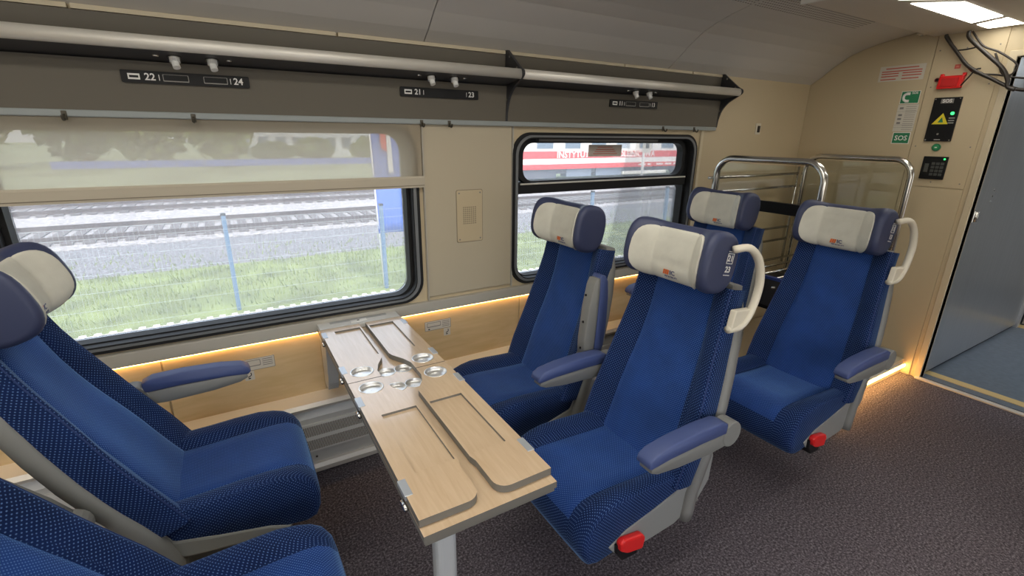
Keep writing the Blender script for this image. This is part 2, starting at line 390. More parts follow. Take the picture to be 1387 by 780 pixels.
# vestibule
struct(box('vestibule_floor', XE+.03, 7.2, YB, 1.3, -.05, .004, vestfloor))
vf = struct(box('trim_9', 3.86, 3.93, DY0-.2, 1.06, .004, .007, yellowstrip))
struct(box('trim_10', 5.57, 5.66, -.3, 1.12, .004, .008, yellowstrip))
struct(box('vestibule_ceiling', XE+.05, 7.2, YB, 1.3, 2.05, 2.1, ceilm))
struct(box('wall_vestibule', 3.81, 7.2, 1.12, 1.2, 0, 2.06, mat('vestibule_grey', (.35, .36, .37), .5)))
struct(box('wall_vestibule_far', 7.1, 7.2, YB, 1.2, 0, 2.06, mat('vestibule_grey', (.35, .36, .37), .5)))
door = struct(box('door_1', 3.812, 5.55, 1.0455, 1.105, .03, 2.03, metaldoor))
box('kick_gap', 3.815, 5.55, 1.060, 1.10, .004, .03, rubber, door)
box('door_seam', 4.10, 4.106, 1.0488, 1.0505, .05, 2.0, mat('seam_light', (.62, .6, .55), .5), door)
hg = box('hinge', 3.795, 3.835, 1.034, 1.050, 1.03, 1.10, steel, door, .003)
mesh('hinge_pin', *tube_data([(3.82, 1.030, 1.035), (3.82, 1.030, 1.095)], .009, 8), mats=steel, parent=door, smooth=True)
for z in (1.14, 1.175, 1.21): mesh('rivet', *tube_data([(4.04, 1.05, z), (4.04, 1.044, z)], .008, 8), mats=steel, parent=door)
prism('arrow_mark', [(3.905, 1.455), (3.945, 1.455), (3.940, 1.53)], [], 1.0475, 1.0502, 'y', blackp, door)
box('square_mark', 3.90, 3.935, 1.0475, 1.0502, 1.395, 1.425, blackp, door)
for x, z in ((3.88, .10), (4.6, .12), (5.45, .1)): mesh('bolt', *tube_data([(x, 1.05, z), (x, 1.046, z)], .008, 8), mats=blackp, parent=door)
struct(box('door_post', 5.55, 5.60, 1.03, 1.12, 0, 2.05, silver))
door2 = struct(box('door_2', 5.66, 6.4, 1.0, 1.03, .02, 2.03, metaldoor))
vl = thing('vestibule_fill_lamp', (4.9, .4, 2.05), 'added unseen fill lamp in the vestibule beyond the doorway', 'lamp')  # unseen lamp, added to brighten the steel door and vestibule
box('housing', 4.5, 5.3, .3, .5, 2.035, 2.05, silver, vl); box('diffuser', 4.52, 5.28, .32, .48, 2.028, 2.035, mat('vest_fill_glow', (1, 1, 1), .4, emit=(.85, .93, 1), es=14), vl)

# ------------------------------------------------------------------ window-side wall: windows
def window(name, w, label_blind=False, mull=None):
    x0, x1, z0, z1 = w
    root = struct(prism(name, rrect(x0, x1, z0, z1, .105), [rrect(x0+.034, x1-.034, z0+.030, z1-.030, .085)], WY-.012, WY+.03, 'y', rubber, bevel=.004))
    prism('gasket', rrect(x0+.016, x1-.016, z0+.014, z1-.014, .095), [rrect(x0+.030, x1-.030, z0+.024, z1-.024, .088)], WY-.016, WY-.010, 'y', mat('gasket_grey', (.16, .17, .18), .4), root)
    prism('reveal', rrect(x0+.010, x1-.010, z0+.008, z1-.008, .1), [rrect(x0+.050, x1-.050, z0+.034, z1-.034, .075)], WY+.03, WY+.10, 'y', rubber, root)
    if mull:
        zm0, zm1 = mull
        box('mullion', x0+.05, x1-.05, WY+.015, WY+.10, zm0, zm1, rubber, root, .004)
        box('mullion_strip', x0+.06, x1-.06, WY+.008, WY+.016, zm1-.010, zm1-.002, alu, root)
        prism('pane', rrect(x0+.052, x1-.052, zm1-.002, z1-.036, .05), [], WY+.080, WY+.085, 'y', glassm, root)
        prism('pane', rrect(x0+.052, x1-.052, z0+.036, zm0+.002, .05), [], WY+.080, WY+.085, 'y', glassm, root)
        prism('vent_frame', rrect(x0+.045, x1-.045, zm1-.004, z1-.032, .08), [rrect(x0+.085, x1-.085, zm1+.006, z1-.052, .06)], WY+.030, WY+.078, 'y', rubber, root)
        box('vent_catch', x0+.16, x1-.35, WY-.002, WY+.03, z1-.044, z1-.030, mat('catch_grey', (.06, .06, .06), .4), root)
    else:
        prism('pane', rrect(x0+.052, x1-.052, z0+.036, z1-.036, .072), [], WY+.080, WY+.085, 'y', glassm, root)
    return root
win1 = window('window_1', W1)
win2 = window('window_2', W2, mull=(1.205, 1.262))
win0 = window('window_3', W0)
# sill bands, wood lining, maple panels under the windows
struct(box('trim_11', X0, 2.66, WY-.026, WY, .662, .716, sillm, bevel=.003))
struct(box('trim_12', X0, 2.66, WY-.018, WY-.010, .6585, .6615, ledline))
for k, (a, b) in enumerate([(-2.2, -1.26), (-1.256, -.318), (-.312, .262), (.60, 1.30), (1.306, 2.245), (2.25, 2.66)]):
    struct(box('wall_wood_%d' % (k+1), a, b, WY-.008, WY, .30, .655, wallwood, bevel=.002))
# raised beige panel between the windows, with its perforated cover
wp = struct(box('wall_panel_between', .782, 1.243, WY-.010, WY, .735, 1.54, beige2, bevel=.002))
box('jamb_strip', 1.247, 1.256, WY-.008, WY, .72, 1.54, sillm, wp)
gp = thing('speaker_cover', (1.008, WY-.01, .99), 'small beige perforated cover plate screwed to the panel between the windows', 'cover plate')
prism('plate', rrect(.940, 1.076, .993, 1.243, .008, 3), [], WY-.0135, WY-.010, 'y', beige, gp, bevel=.001)
prism('outline', rrect(.937, 1.079, .990, 1.246, .009, 3), [], WY-.0112, WY-.0100, 'y', mat('shadow_gap', (.26, .22, .16), .7), gp)
hv = [tube_data([(.975+i*.0105, WY-.0134, 1.083+j*.0098), (.975+i*.0105, WY-.0145, 1.083+j*.0098)], .0028, 6) for i in range(7) for j in range(9)]
tag(mesh('perforation', *join(hv), mats=mat('hole_dark', (.10, .085, .06), .8), parent=gp), kind='stuff')
for xx in (.952, 1.064):
    for zz in (1.006, 1.230): mesh('screw', *tube_data([(xx, WY-.0134, zz), (xx, WY-.0150, zz)], .004, 8), mats=greyprint, parent=gp)
# wall to the right of window 2
struct(box('trim_13', 2.628, 2.652, WY-.012, WY, .30, 1.545, creamtrim, bevel=.003))
sk1 = thing('wall_switch', (3.212, WY, 1.55), 'small black wall switch in a cream surround beside the luggage rack end', 'switch')
box('surround', 3.185, 3.239, WY-.006, WY, 1.520, 1.592, creamp, sk1, .002)
box('rocker', 3.201, 3.225, WY-.012, WY-.006, 1.533, 1.576, mat('switch_brown', (.03, .022, .018), .4), sk1, .002)

# notices on the maple panels
def notice(x0, x1, z0, z1, tagx, label):
    t = thing('tray_notice', ((x0+x1)/2, WY-.008, z0), label, 'sticker')
    y = WY-.0085
    box('sheet', x0, x1, y-.0008, y, z0, z1, offwhite, t)
    prism('border', rrect(x0, x1, z0, z1, .003, 2), [rrect(x0+.002, x1-.002, z0+.002, z1-.002, .002, 2)], y-.0012, y-.0008, 'y', greyprint, t)
    w = x1-x0
    prism('tray_drawing', rrect(x0+.012, x0+.085*w/.14, z0+.018, z1-.008, .004, 3), [rrect(x0+.0145, x0+.0825*w/.14, z0+.022, z1-.0105, .003, 3)], y-.0014, y-.0008, 'y', greyprint, t)
    box('hand_mark', x0+.018, x0+.026, y-.0014, y-.0008, z0+.005, z0+.011, blackp, t)
    for k in range(4): box('print_line', x0+.66*w, x1-.008, y-.0014, y-.0008, z1-.012-k*.009, z1-.009-k*.009, greyprint, t)
    box('call_sheet', tagx-.018, tagx+.018, y-.0008, y, z0-.042, z0-.002, offwhite, t)
    tube('call_mark', bez([(tagx+.006, y-.001, z0-.008), (tagx+.006, y-.001, z0-.020), (tagx-.006, y-.001, z0-.027)], 4), .0018, blackp, t, 6)
    box('call_dot', tagx-.006, tagx+.003, y-.0014, y-.0008, z0-.036, z0-.031, blackp, t)
notice(-.066, .072, .538, .592, -.030, 'grey tray notice stuck on the maple panel above the blue wall armrest')
notice(.752, .892, .556, .606, .870, 'grey tray notice on the maple panel between table and window seat')
notice(1.66, 1.80, .556, .606, 1.775, 'grey tray notice on the maple panel behind the aisle seat numbered 21')

# heater duct along the foot of the wall
ht = thing('heater_duct', (.2, 2.0, 0), 'long pale grey heater duct with slotted grille along the wall foot', 'heater')
def hprof(name, prof, mt, x0=-1.6, x1=2.58): 
    return prism(name, prof, [], x0, x1, 'x', mt, ht)
hprof('body', [(2.045, .02), (2.112, .02), (2.112, .35), (2.085, .35), (2.045, .28)], heaterm)
hprof('top_rail', [(2.07, .322), (2.030, .328), (2.018, .346), (2.030, .362), (2.112, .372), (2.112, .33)], alu)
hprof('lower_rail', [(2.022, .010), (2.035, .003), (2.112, .003), (2.112, .05), (2.030, .05), (2.018, .034)], alu)
hprof('grille', [(2.035, .115), (2.046, .115), (2.046, .255), (2.035, .255)], mat('grille_white', (.62, .61, .58), .45))
sl = []
for i in range(230):
    x = -.32+i*.0075
    for z0, z1 in ((.124, .174), (.194, .244)):
        v, f = boxd(x, x+.0036, 2.0335, 2.0352, z0, z1); v = [(a+(c-z0)*.35, b, c) for a, b, c in v]; sl.append((v, f))
tag(mesh('grille_slot', *join(sl), mats=mat('slot_dark', (.14, .12, .09), .8), parent=ht), kind='stuff')
for x in (-.2, .18, .9): mesh('screw', *tube_data([(x, 2.045, .08), (x, 2.041, .08)], .005, 8), mats=steel, parent=ht)

# ------------------------------------------------------------------ luggage racks above the windows
struct(box('trim_14', X0, 2.74, WY-.030, WY, 1.538, 1.560, railgrey, bevel=.004))
def bracket_profile():
    a = [(2.112, 1.558), (2.098, 1.558)]
    a += [(p.x, p.y) for p in bez([(2.094, 1.60, 0), (2.075, 1.655, 0), (2.035, 1.700, 0), (1.975, 1.733, 0), (1.948, 1.752, 0), (1.950, 1.772, 0), (1.985, 1.792, 0), (2.085, 1.868, 0)], 4)]
    return a+[(2.112, 1.868)]
def rack(x0, x1, nums, numx, lampx, label, brackets):
    t = thing('luggage_rack', ((x0+x1)/2, WY, 1.56), label, 'luggage rack', 'luggage racks above the windows')
    prism('back_panel', [(2.098, 1.560), (2.112, 1.560), (2.112, 1.715), (2.086, 1.715)], [], x0, x1, 'x', rackdark, t)
    prism('shelf', [(2.112, 1.716), (1.972, 1.737), (1.972, 1.745), (2.112, 1.724)], [], x0, x1, 'x', rackshelf, t)
    prism('upper_panel', [(2.116, 1.725), (2.108, 1.725), (2.100, 1.85), (2.112, 1.85)], [], x0, x1, 'x', rackdark, t)
    tube('rail', [(x0, 1.964, 1.757), (x1, 1.964, 1.757)], .021, alu, t, 16, r2=.014)
    for bx in brackets:
        b = prism('end_bracket', bracket_profile(), [], bx-.006, bx+.006, 'x', bracketm, t, bevel=.0015)
        for yy, zz in ((2.085, 1.655), (1.995, 1.785), (2.06, 1.838)):
            mesh('bolt', *tube_data([(bx-.006, yy, zz), (bx-.009, yy, zz)], .006, 8), mats=steel, parent=b).location = (0, 0, 0)
    if nums:
        a, b = numx; yb = 2.089
        npn = prism('number_panel', rrect(a, b, 1.648, 1.686, .004, 3), [], yb-.006, yb+.004, 'y', blackp, t)
        yt = yb-.006
        box('seat_icon', a+.018, a+.050, yt-.001, yt, 1.658, 1.676, white, npn, loc=(0, 0, 0)); box('seat_icon_inner', a+.022, a+.046, yt-.0014, yt-.001, 1.6635, 1.6705, blackp, npn, loc=(0, 0, 0))
        text('lettering', nums[0], .030, white, (a+.077, yt, 1.667), (1, 0, 0), (0, 0, 1), npn); text('lettering', nums[1], .030, white, (b-.035, yt, 1.667), (1, 0, 0), (0, 0, 1), npn)
        for q in (a+.101, b-.060): box('divider', q, q+.002, yt-.001, yt, 1.658, 1.676, white, npn, loc=(0, 0, 0))
        for q0, q1 in ((a+.112, a+.185), (b-.140, b-.068)):
            prism('display', rrect(q0, q1, 1.656, 1.678, .002, 2), [rrect(q0+.002, q1-.002, 1.659, 1.677, .002, 2)], yt-.0012, yt, 'y', mat('display_frame', (.28, .27, .25), .3), npn, loc=(0, 0, 0))
        for lx in lampx:
            lp = mesh('reading_light', *tube_data([(lx, 2.025, 1.729), (lx, 2.023, 1.722)], .021, 16), mats=steel, parent=t, smooth=False)
            v, f = tube_data([(lx, 2.023, 1.723), (lx, 2.019, 1.710)], .015, 14); v2, f2 = tube_data([(lx, 2.019, 1.712), (lx+.003, 2.010, 1.694)], .011, 14)
            mesh('lamp_head', *join([(v, f), (v2, f2)]), mats=chromel, parent=lp, loc=(0, 0, 0))
        for q in (lampx[0]-.05, lampx[1]+.05):
            tube('push_button', [(q-.008, 2.025, 1.7285), (q+.008, 2.025, 1.7285)], .004, steel, t, 8)
    return t
rack(-.70, 1.199, ('22', '24'), (-.240, .128), (-.083, .022), 'dark luggage rack with aluminium rail above the blind and reading lights', (1.206,))
r2t = bpy.data.objects[[o.name for o in bpy.data.objects if o.name.startswith('luggage_rack')][-1]]
# second number panel and its lights on the same long rack
def extra_panel(t, a, b, nums, lampx):
    yb = 2.089; yt = yb-.006
    npn = prism('number_panel', rrect(a, b, 1.648, 1.686, .004, 3), [], yb-.006, yb+.004, 'y', blackp, t)
    box('seat_icon', a+.018, a+.050, yt-.001, yt, 1.658, 1.676, white, npn, loc=(0, 0, 0)); box('seat_icon_inner', a+.022, a+.046, yt-.0014, yt-.001, 1.6635, 1.6705, blackp, npn, loc=(0, 0, 0))
    text('lettering', nums[0], .030, white, (a+.077, yt, 1.667), (1, 0, 0), (0, 0, 1), npn); text('lettering', nums[1], .030, white, (b-.035, yt, 1.667), (1, 0, 0), (0, 0, 1), npn)
    for q in (a+.101, b-.060): box('divider', q, q+.002, yt-.001, yt, 1.658, 1.676, white, npn, loc=(0, 0, 0))
    for lx in lampx:
        lp = mesh('reading_light', *tube_data([(lx, 2.025, 1.729), (lx, 2.023, 1.722)], .021, 16), mats=steel, parent=t)
        v, f = tube_data([(lx, 2.023, 1.723), (lx, 2.019, 1.710)], .015, 14); v2, f2 = tube_data([(lx, 2.019, 1.712), (lx+.003, 2.010, 1.694)], .011, 14)
        mesh('lamp_head', *join([(v, f), (v2, f2)]), mats=chromel, parent=lp, loc=(0, 0, 0))
    for q in (lampx[0]-.05, lampx[1]+.05): tube('push_button', [(q-.008, 2.025, 1.7285), (q+.008, 2.025, 1.7285)], .004, steel, t, 8)
extra_panel(r2t, .685, 1.048, ('21', '23'), (.80, .905))
rack(1.213, 2.742, ('11', '13'), (1.835, 2.190), (1.955, 2.055), 'dark luggage rack with aluminium rail above the unblinded window', (2.748,))
# coat hooks on the grey rail
for k, x in enumerate((-.405, -.062, .775, .905, 2.26, 2.53)):
    h = thing('coat_hook', (x, WY-.03, 1.535), ['small dark coat hook on the grey rail above the blind', 'small dark coat hook on the grey rail above the blind', 'small dark coat hook at the blind edge on the grey rail', 'small dark coat hook above the panel between the windows', 'small dark coat hook above the unblinded window', 'small dark coat hook above the unblinded window'][k], 'hook', 'coat hooks on the grey rail')
    hk = mat('hook_bronze', (.10, .09, .07), .4, .6)
    box('back_plate', x-.007, x+.007, WY-.034, WY-.029, 1.528, 1.556, hk, h, .002)
    tube('hook', bez([(x, WY-.034, 1.545), (x, WY-.046, 1.530), (x, WY-.058, 1.530), (x, WY-.062, 1.542)], 4), .004, hk, h, 6)

# ------------------------------------------------------------------ roller blind on window 1
bl = thing('roller_blind', (0, WY-.03, 1.27), 'half-lowered beige see-through roller blind across the long window', 'blind')
box('cloth', -.80, .770, WY-.0215, WY-.0205, 1.312, 1.542, blindcloth, bl)
prism('bottom_bar', [(WY-.030, 1.268), (WY-.014, 1.268), (WY-.014, 1.316), (WY-.026, 1.318), (WY-.030, 1.310)], [], -.80, .776, 'x', mat('blind_bar', (.47, .42, .33), .45), bl)
box('bar_groove', -.80, .776, WY-.0312, WY-.0298, 1.276, 1.279, mat('groove_brown', (.2, .17, .13), .6), bl)
box('guide', .776, .781, WY-.020, WY, .70, 1.54, sillm, bl)

# ------------------------------------------------------------------ ceiling light box in front of the end wall
lb = thing('ceiling_light_box', (3.1, .72, 2.08), 'dropped cream ceiling box with white light panels by the end wall', 'ceiling light')
box('housing', 2.38, XE, .0, 1.45, 2.082, 2.12, ceilbox, lb, .006)
box('front_lip', 2.362, 2.382, .0, 1.45, 2.075, 2.125, mat('lip_white', (.75, .75, .70), .5), lb, .004)
def trap(x0, x1, y0, y1, flip, z, par):
    s = .11
    q = [(x0+(s if flip else 0), y0), (x1-(s if flip else 0), y0), (x1-(0 if flip else s), y1), (x0+(0 if flip else s), y1)]
    return prism('light_panel', q, [], z-.004, z+.004, 'z', diffuser, par)
for y0, y1 in ((1.047, 1.186), (.255, .394)):
    for q in ([(2.44, y0), (2.858, y0), (2.655, y1), (2.44, y1)], [(2.935, y0), (3.403, y0), (3.469, y1), (2.775, y1)], [(3.472, y0), (3.70, y0), (3.70, y1), (3.545, y1)]):
        prism('light_panel', q, [], 2.0795, 2.084, 'z', diffuser, lb)
def bolt_cap():
    c = thing('cable_clip', (3.66, 1.47, 2.09), 'small white cable clip at the corner of the ceiling box', 'clip')
    box('base', 3.64, 3.68, 1.455, 1.49, 2.085, 2.115, creamp, c, .004); mesh('screw', *tube_data([(3.66, 1.47, 2.086), (3.66, 1.47, 2.078)], .007, 8), mats=steel, parent=c)
bolt_cap()
# saloon ceiling lights continue along the coach
for k, (x0, x1) in enumerate(((-2.9, -1.6), (-1.4, -.1), (.1, 1.4))):
    for j, (y0, y1) in enumerate(((.95, 1.15), (.29, .49))):
        zc = 2.158 if j == 0 else 2.158
        L = thing('saloon_ceiling_light', ((x0+x1)/2, (y0+y1)/2, zc), 'long white ceiling light on the %s over the %s' % (('window side', 'far side')[j], ('saloon rear', 'reclined blue seats', 'folding table')[k]), 'ceiling light', 'saloon ceiling lights')
        box('frame', x0, x1, y0, y1, 2.142, 2.160, ceilbox, L); box('diffuser', x0+.02, x1-.02, y0+.02, y1-.02, 2.136, 2.142, diffuser, L)
# perforated ceiling strip
pf = struct(prism('trim_15', [(2.02, 1.47), (2.36, 1.47), (3.2, 1.60), (3.2, 1.66), (2.10, 1.66)], [], 2.05, 2.0505, 'z', ceilm))
bpy.data.objects.remove(pf, do_unlink=True)
holes = []
def ceil_z(y):
    for (a, za), (b, zb) in zip(CP, CP[1:]):
        if b <= y <= a: return zb+(za-zb)*(y-b)/(a-b)
for i in range(70):
    for j in range(9):
        y = 1.48+j*.019; x = 1.95+i*.0185
        if x > 2.28+.02 or x < 2.27: holes.append(tube_data([(x, y, ceil_z(y)+.002), (x, y, ceil_z(y)-.0008)], .0042, 6))
tag(mesh('perforation', *join(holes), mats=mat('ceiling_hole', (.16, .14, .12), .8), parent=ceiling), kind='stuff')

# ================================================================== SEATS
def superell(a, b, th, n=2.6):
    c, s = math.cos(th), math.sin(th)
    return a*math.copysign(abs(c)**(2/n), c), b*math.copysign(abs(s)**(2/n), s)
def make_seat(loc, rz, aisle, recline, label, number=None, arms=(), handle=True, lever=True, console=False):
    """local +x = the way the sitter faces, origin on the floor under the back/cushion fold; aisle = +1/-1 side of local y"""
    t = thing('train_seat', loc, label, 'seat', 'blue train seats', world=False, rz=rz)
    ca, sa = math.cos(recline), math.sin(recline); PZ = .44
    def T(u, v, w): return (u*ca-(w-PZ)*sa, v, PZ+u*sa+(w-PZ)*ca)
    # ---- cushion
    prof = [(-.13, .36), (-.13, .43), (-.08, .452), (0, .452), (.08, .455), (.16, .460), (.24, .464), (.29, .463), (.325, .455), (.352, .437), (.370, .408), (.377, .370), (.374, .330), (.362, .300), (.33, .290), (.22, .305), (.1, .33)]
    vs = [-.222, -.219, -.208, -.190, -.165, -.150, -.143, -.137, -.128, -.09, -.045, 0, .045, .09, .128, .137, .143, .150, .165, .190, .208, .219, .222]
    cx = .12; cz = .38
    rows = []
    for v in vs:
        a = abs(v); r = []
        for u, w in prof:
            topness = sstep(.40, .45, w)
            bol = .024*sstep(.140, .175, a)*topness*(1-.75*sstep(.20, .36, u))
            groove = -.006*math.exp(-((a-.139)/.006)**2)*topness*(1-sstep(.26, .33, u))
            dip = -.012*(1-(a/.14)**2)*topness*math.exp(-((u-.13)/.12)**2) if a < .14 else 0
            k = 1 if a < .20 else (.994 if a < .21 else (.975 if a < .2195 else .93))
            nose = .004*(1-(a/.222)**2)*sstep(.25, .37, u)
            r.append((cx+(u-cx)*k+nose, v, cz+(w+bol+groove+dip-cz)*k))
        rows.append(r)
    np_ = len(prof)
    def cm(i, j):
        mid = abs((vs[i]+vs[i+1])/2) < .140
        return 1 if (mid and 2 <= j <= 9) else 0
    grid('seat_cushion', rows, [fab_side, fab_mid], t, cm, closed=True, cap=True)
    # ---- backrest
    ws = [.435, .445, .465, .50, .56, .62, .68, .74, .80, .86, .92, .98, 1.03, 1.08]
    def back_off(w):
        q = max(0, min(1.12, (w-PZ)/.62)); return -.070*q-.096*q*max(0, 1-q)
    def half_w(w): return .240+(.192-.240)*sstep(.1, 1, (w-PZ)/.62)
    rows = []
    for w in ws:
        B = .038*(.75+.25*sstep(.44, .56, w))*(1-.45*sstep(.78, 1.05, w)); s = half_w(w)/.231
        lum = .012*math.exp(-((w-.66)/.14)**2)
        half = [(-.222, -.06), (-.229, -.03), (-.231, B*.5), (-.230, B-.012), (-.225, B), (-.215, B+.004), (-.200, B-.002), (-.180, B*.80), (-.160, B*.42), (-.148, B*.16), (-.142, -.003), (-.136, .000), (-.12, .003), (-.08, .003), (-.04, .001), (0, .0)]
        bo = back_off(w)
        r = [T(u+bo+(lum if abs(v) < .15 else 0), v*s, w) for v, u in half]
        r += [T(u+bo+(lum if abs(v) < .15 else 0), -v*s, w) for v, u in reversed(half[:-1])]
        rows.append(r)
    nb = len(rows[0])
    grid('backrest', rows, [fab_side, fab_mid], t, lambda i, j: 1 if 10 <= j <= nb-12 else 0, solid=0)
    # piping along the bolster edges
    for sgn in (-1, 1):
        pth = [Vector(r[4 if sgn < 0 else nb-5]) for r in rows]
        tube('piping', pth, .0022, pipem, t, 6)
    # ---- grey back shell
    rows = []
    for w in [.30, .34, .40, .50, .60, .70, .80, .90, 1.0, 1.04, 1.07, 1.085]:
        s = (half_w(w)+.007-.014*sstep(.85, 1.05, w))/.244-.12*sstep(1.0, 1.09, w); q = back_off(w)-.01*sstep(.45, .30, w)
        loop = [(-.228, -.040), (-.240, -.044), (-.244, -.062), (-.238, -.086), (-.20, -.100), (-.1, -.108), (0, -.110), (.1, -.108), (.20, -.100), (.238, -.086), (.244, -.062), (.240, -.044), (.228, -.040), (.1, -.050), (-.1, -.050)]
        rows.append([T(u+q, v*s, w) for v, u in loop])
    grid('back_shell', rows, greyp, t, closed=True, cap=True)
    # ---- winged headrest
    hw, hb, VS = 1.151, .0917, .729
    def hsec(v):
        a = abs(v); uf = .020+.060*sstep(.083, .2245, a); ur = -.072
        b = hb*(1+.05*sstep(.1, .2, a)); k = 1
        if a > .205: k = math.sqrt(max(0.0, 1-((a-.205)/.033)**2))*.22+.78
        return (uf+ur)/2, (uf-ur)/2*k, b*k
    hv_ = [-.238, -.2365, -.233, -.227, -.219, -.208, -.196, -.180, -.165, -.150, -.135, -.12, -.105, -.09, -.06, -.03, 0]
    hv_ = hv_+[-x for x in reversed(hv_[:-1])]
    NS = 30; rows = []
    for v in hv_:
        c, a, b = hsec(v); r = []
        for k in range(NS):
            du, dw = superell(a, b, 2*math.pi*k/NS, 2.7); r.append(T(c+du, v*VS, hw+dw))
        rows.append(r)
    grid('headrest', rows, vinyl, t, closed=True, cap=True)
    # ---- cloth cover on the inside of the headrest
    cv = [-.192, -.190, -.186, -.178, -.168, -.156, -.145, -.13, -.115, -.108, -.100, -.085, -.06, -.03, 0]; cv = cv+[-x for x in reversed(cv[:-1])]
    rows = []; lo_, hi_ = math.radians(-86), math.radians(44)
    NT = 18
    for v in cv:
        c, a, b = hsec(v); av = abs(v)
        k = math.sqrt(max(.0025, 1-(max(0, av-.10)/.0925)**2)); mid = (lo_+hi_)/2+.20*sstep(.1, .2, av)
        r = []
        for i in range(NT):
            th = mid+(i/(NT-1)-.5)*(hi_-lo_)*k
            off = .006-.0035*math.exp(-((av-.108)/.006)**2)
            ww = math.sin(th)
            off -= .003*(math.exp(-((ww-.30)/.09)**2)+math.exp(-((ww+.32)/.09)**2))*(1 if av < .108 else .2)
            du, dw = superell(a+off, b+off, th, 2.7); r.append(T(c+du, v*VS, hw+dw))
        rows.append(r)
    cov = grid('headrest_cover', rows, covercloth, t, solid=.006)
    # logo near the lower edge of the cover
    c, a, b = hsec(.03); th = math.radians(-42)
    p1 = superell(a+.0095, b+.0095, th, 2.7); p2 = superell(a+.0095, b+.0095, th+.12, 2.7)
    P = Vector(T(c+p1[0], .0, hw+p1[1])); Q = Vector(T(c+p2[0], .0, hw+p2[1])); yd = (Q-P).normalized(); N = Vector((0, 1, 0)).cross(yd)
    def quad(nm, v0, v1, h0, h1, sk, mt):
        vv = [P+Vector((0, v0, 0))+yd*h0, P+Vector((0, v1, 0))+yd*h0, P+Vector((0, v1+sk, 0))+yd*h1, P+Vector((0, v0+sk, 0))+yd*h1]
        vv += [p+N*.0008 for p in vv]
        mesh(nm, vv, [(0, 1, 2, 3), (4, 5, 6, 7), (0, 1, 5, 4), (1, 2, 6, 5), (2, 3, 7, 6), (3, 0, 4, 7)], mt, cov)
    sg = 1
    for k in range(3): quad('logo_stripe', -.024+k*.008, -.0175+k*.008, .0, .017, .005, orangeprint)
    text('logo_lettering', 'IC', .022, navyprint, P+Vector((0, .016, 0))+yd*.0085, (0, 1, 0), yd, cov)
    text('logo_lettering', 'PKP INTERCITY', .0075, navyprint, P+Vector((0, .010, 0))-yd*.0065, (0, 1, 0), yd, cov)
    if number:
        ov = aisle*.1737
        hp = bpy.data.objects.get('x')
        X = Vector((-1 if aisle > 0 else 1, 0, 0)); X = Vector(T(X.x, 0, PZ))-Vector(T(0, 0, PZ)); Y = Vector(T(0, 0, PZ+1))-Vector(T(0, 0, PZ))
        N2 = X.cross(Y); O = Vector(T(-.022, ov, 1.155))
        plate = []
        def strip(a0, a1, b0, b1, mt, nm, o0=.0, o1=.0012):
            vv = [O+X*a+Y*b_+N2*n_ for n_ in (o0, o1) for a, b_ in ((a0, b0), (a1, b0), (a1, b1), (a0, b1))]
            return mesh(nm, vv, [(0, 1, 2, 3), (4, 5, 6, 7), (0, 1, 5, 4), (1, 2, 6, 5), (2, 3, 7, 6), (3, 0, 4, 7)], mt, t)
        pl = strip(-.017, .017, -.040, .040, vinyl, 'number_plate', -.004, .0006)
        for (a0, a1, b0, b1) in ((-.015, .015, .036, .0385), (-.015, .015, .030, .0320), (-.015, -.0130, .002, .032), (.013, .015, .002, .032), (-.015, .015, .0, .002), (-.015, .015, -.036, -.034)):
            strip(a0, a1, b0, b1, white, 'number_line', .0006, .0014).parent = pl
        text('lettering', number[0], .026, white, O+Y*.016+N2*.0008, X, Y, pl); text('lettering', number[1], .026, white, O-Y*.018+N2*.0008, X, Y, pl)
    # ---- armrests: (side, up/down)
    for side, state in arms:
        vc = side*.272
        def A(d, h, v):          # d along the arm from pivot, h above the arm axis
            if state == 'down': return (-.120+d*.92, v, .630+h)
            return (-.055-h-.05*d, v, .635+d*.92) if recline < .25 else (-.20-h*.75-.52*d, v, .555-h*.5+d*.72)
        lower = [(0, -.034), (.10, -.040), (.25, -.034), (.345, -.022), (.372, -.010), (.372, .008), (.30, .012), (.15, .014), (0, .012)]
        upper = [(.03, .012), (.15, .015), (.30, .011), (.376, .003), (.386, .012), (.380, .030), (.355, .045), (.28, .056), (.16, .062), (.06, .058), (.03, .046)]
        n1, n2 = len(lower), len(upper)
        def side_loft(nm, pr, hwid, mt, par):
            cx_ = sum(p[0] for p in pr)/len(pr); cy_ = sum(p[1] for p in pr)/len(pr)
            rws = []
            for v, k in ((-hwid, .86), (-hwid*.93, .95), (-hwid*.75, 1), (hwid*.75, 1), (hwid*.93, .95), (hwid, .86)):
                rws.append([A(cx_+(d-cx_)*(1-(1-k)*.16), cy_+(h-cy_)*k, vc+v) for d, h in pr])
            return grid(nm, rws, mt, par, closed=True, cap=True, smooth=True)
        ab = side_loft('armrest_base', lower, .024, greyp, t)
        side_loft('armrest_pad', upper, .026, armvinyl, t)
        # round pivot housing against the shell
        pv = []
        for v in (vc-.022, vc+.022):
            pass
        c0 = A(0, 0, vc-.026); c1 = A(0, 0, vc+.026)
        v_, f_ = tube_data([c0, c1], .043, 18); mesh('armrest_pivot', v_, f_, greyp, t, bevel=.004)
        if state == 'up':
            for d in (.06, .18, .30):
                p = A(d, -.038, vc); mesh('arm_screw', *tube_data([p, (p[0]+.003, p[1], p[2])], .005, 8), mats=blackp, parent=t)
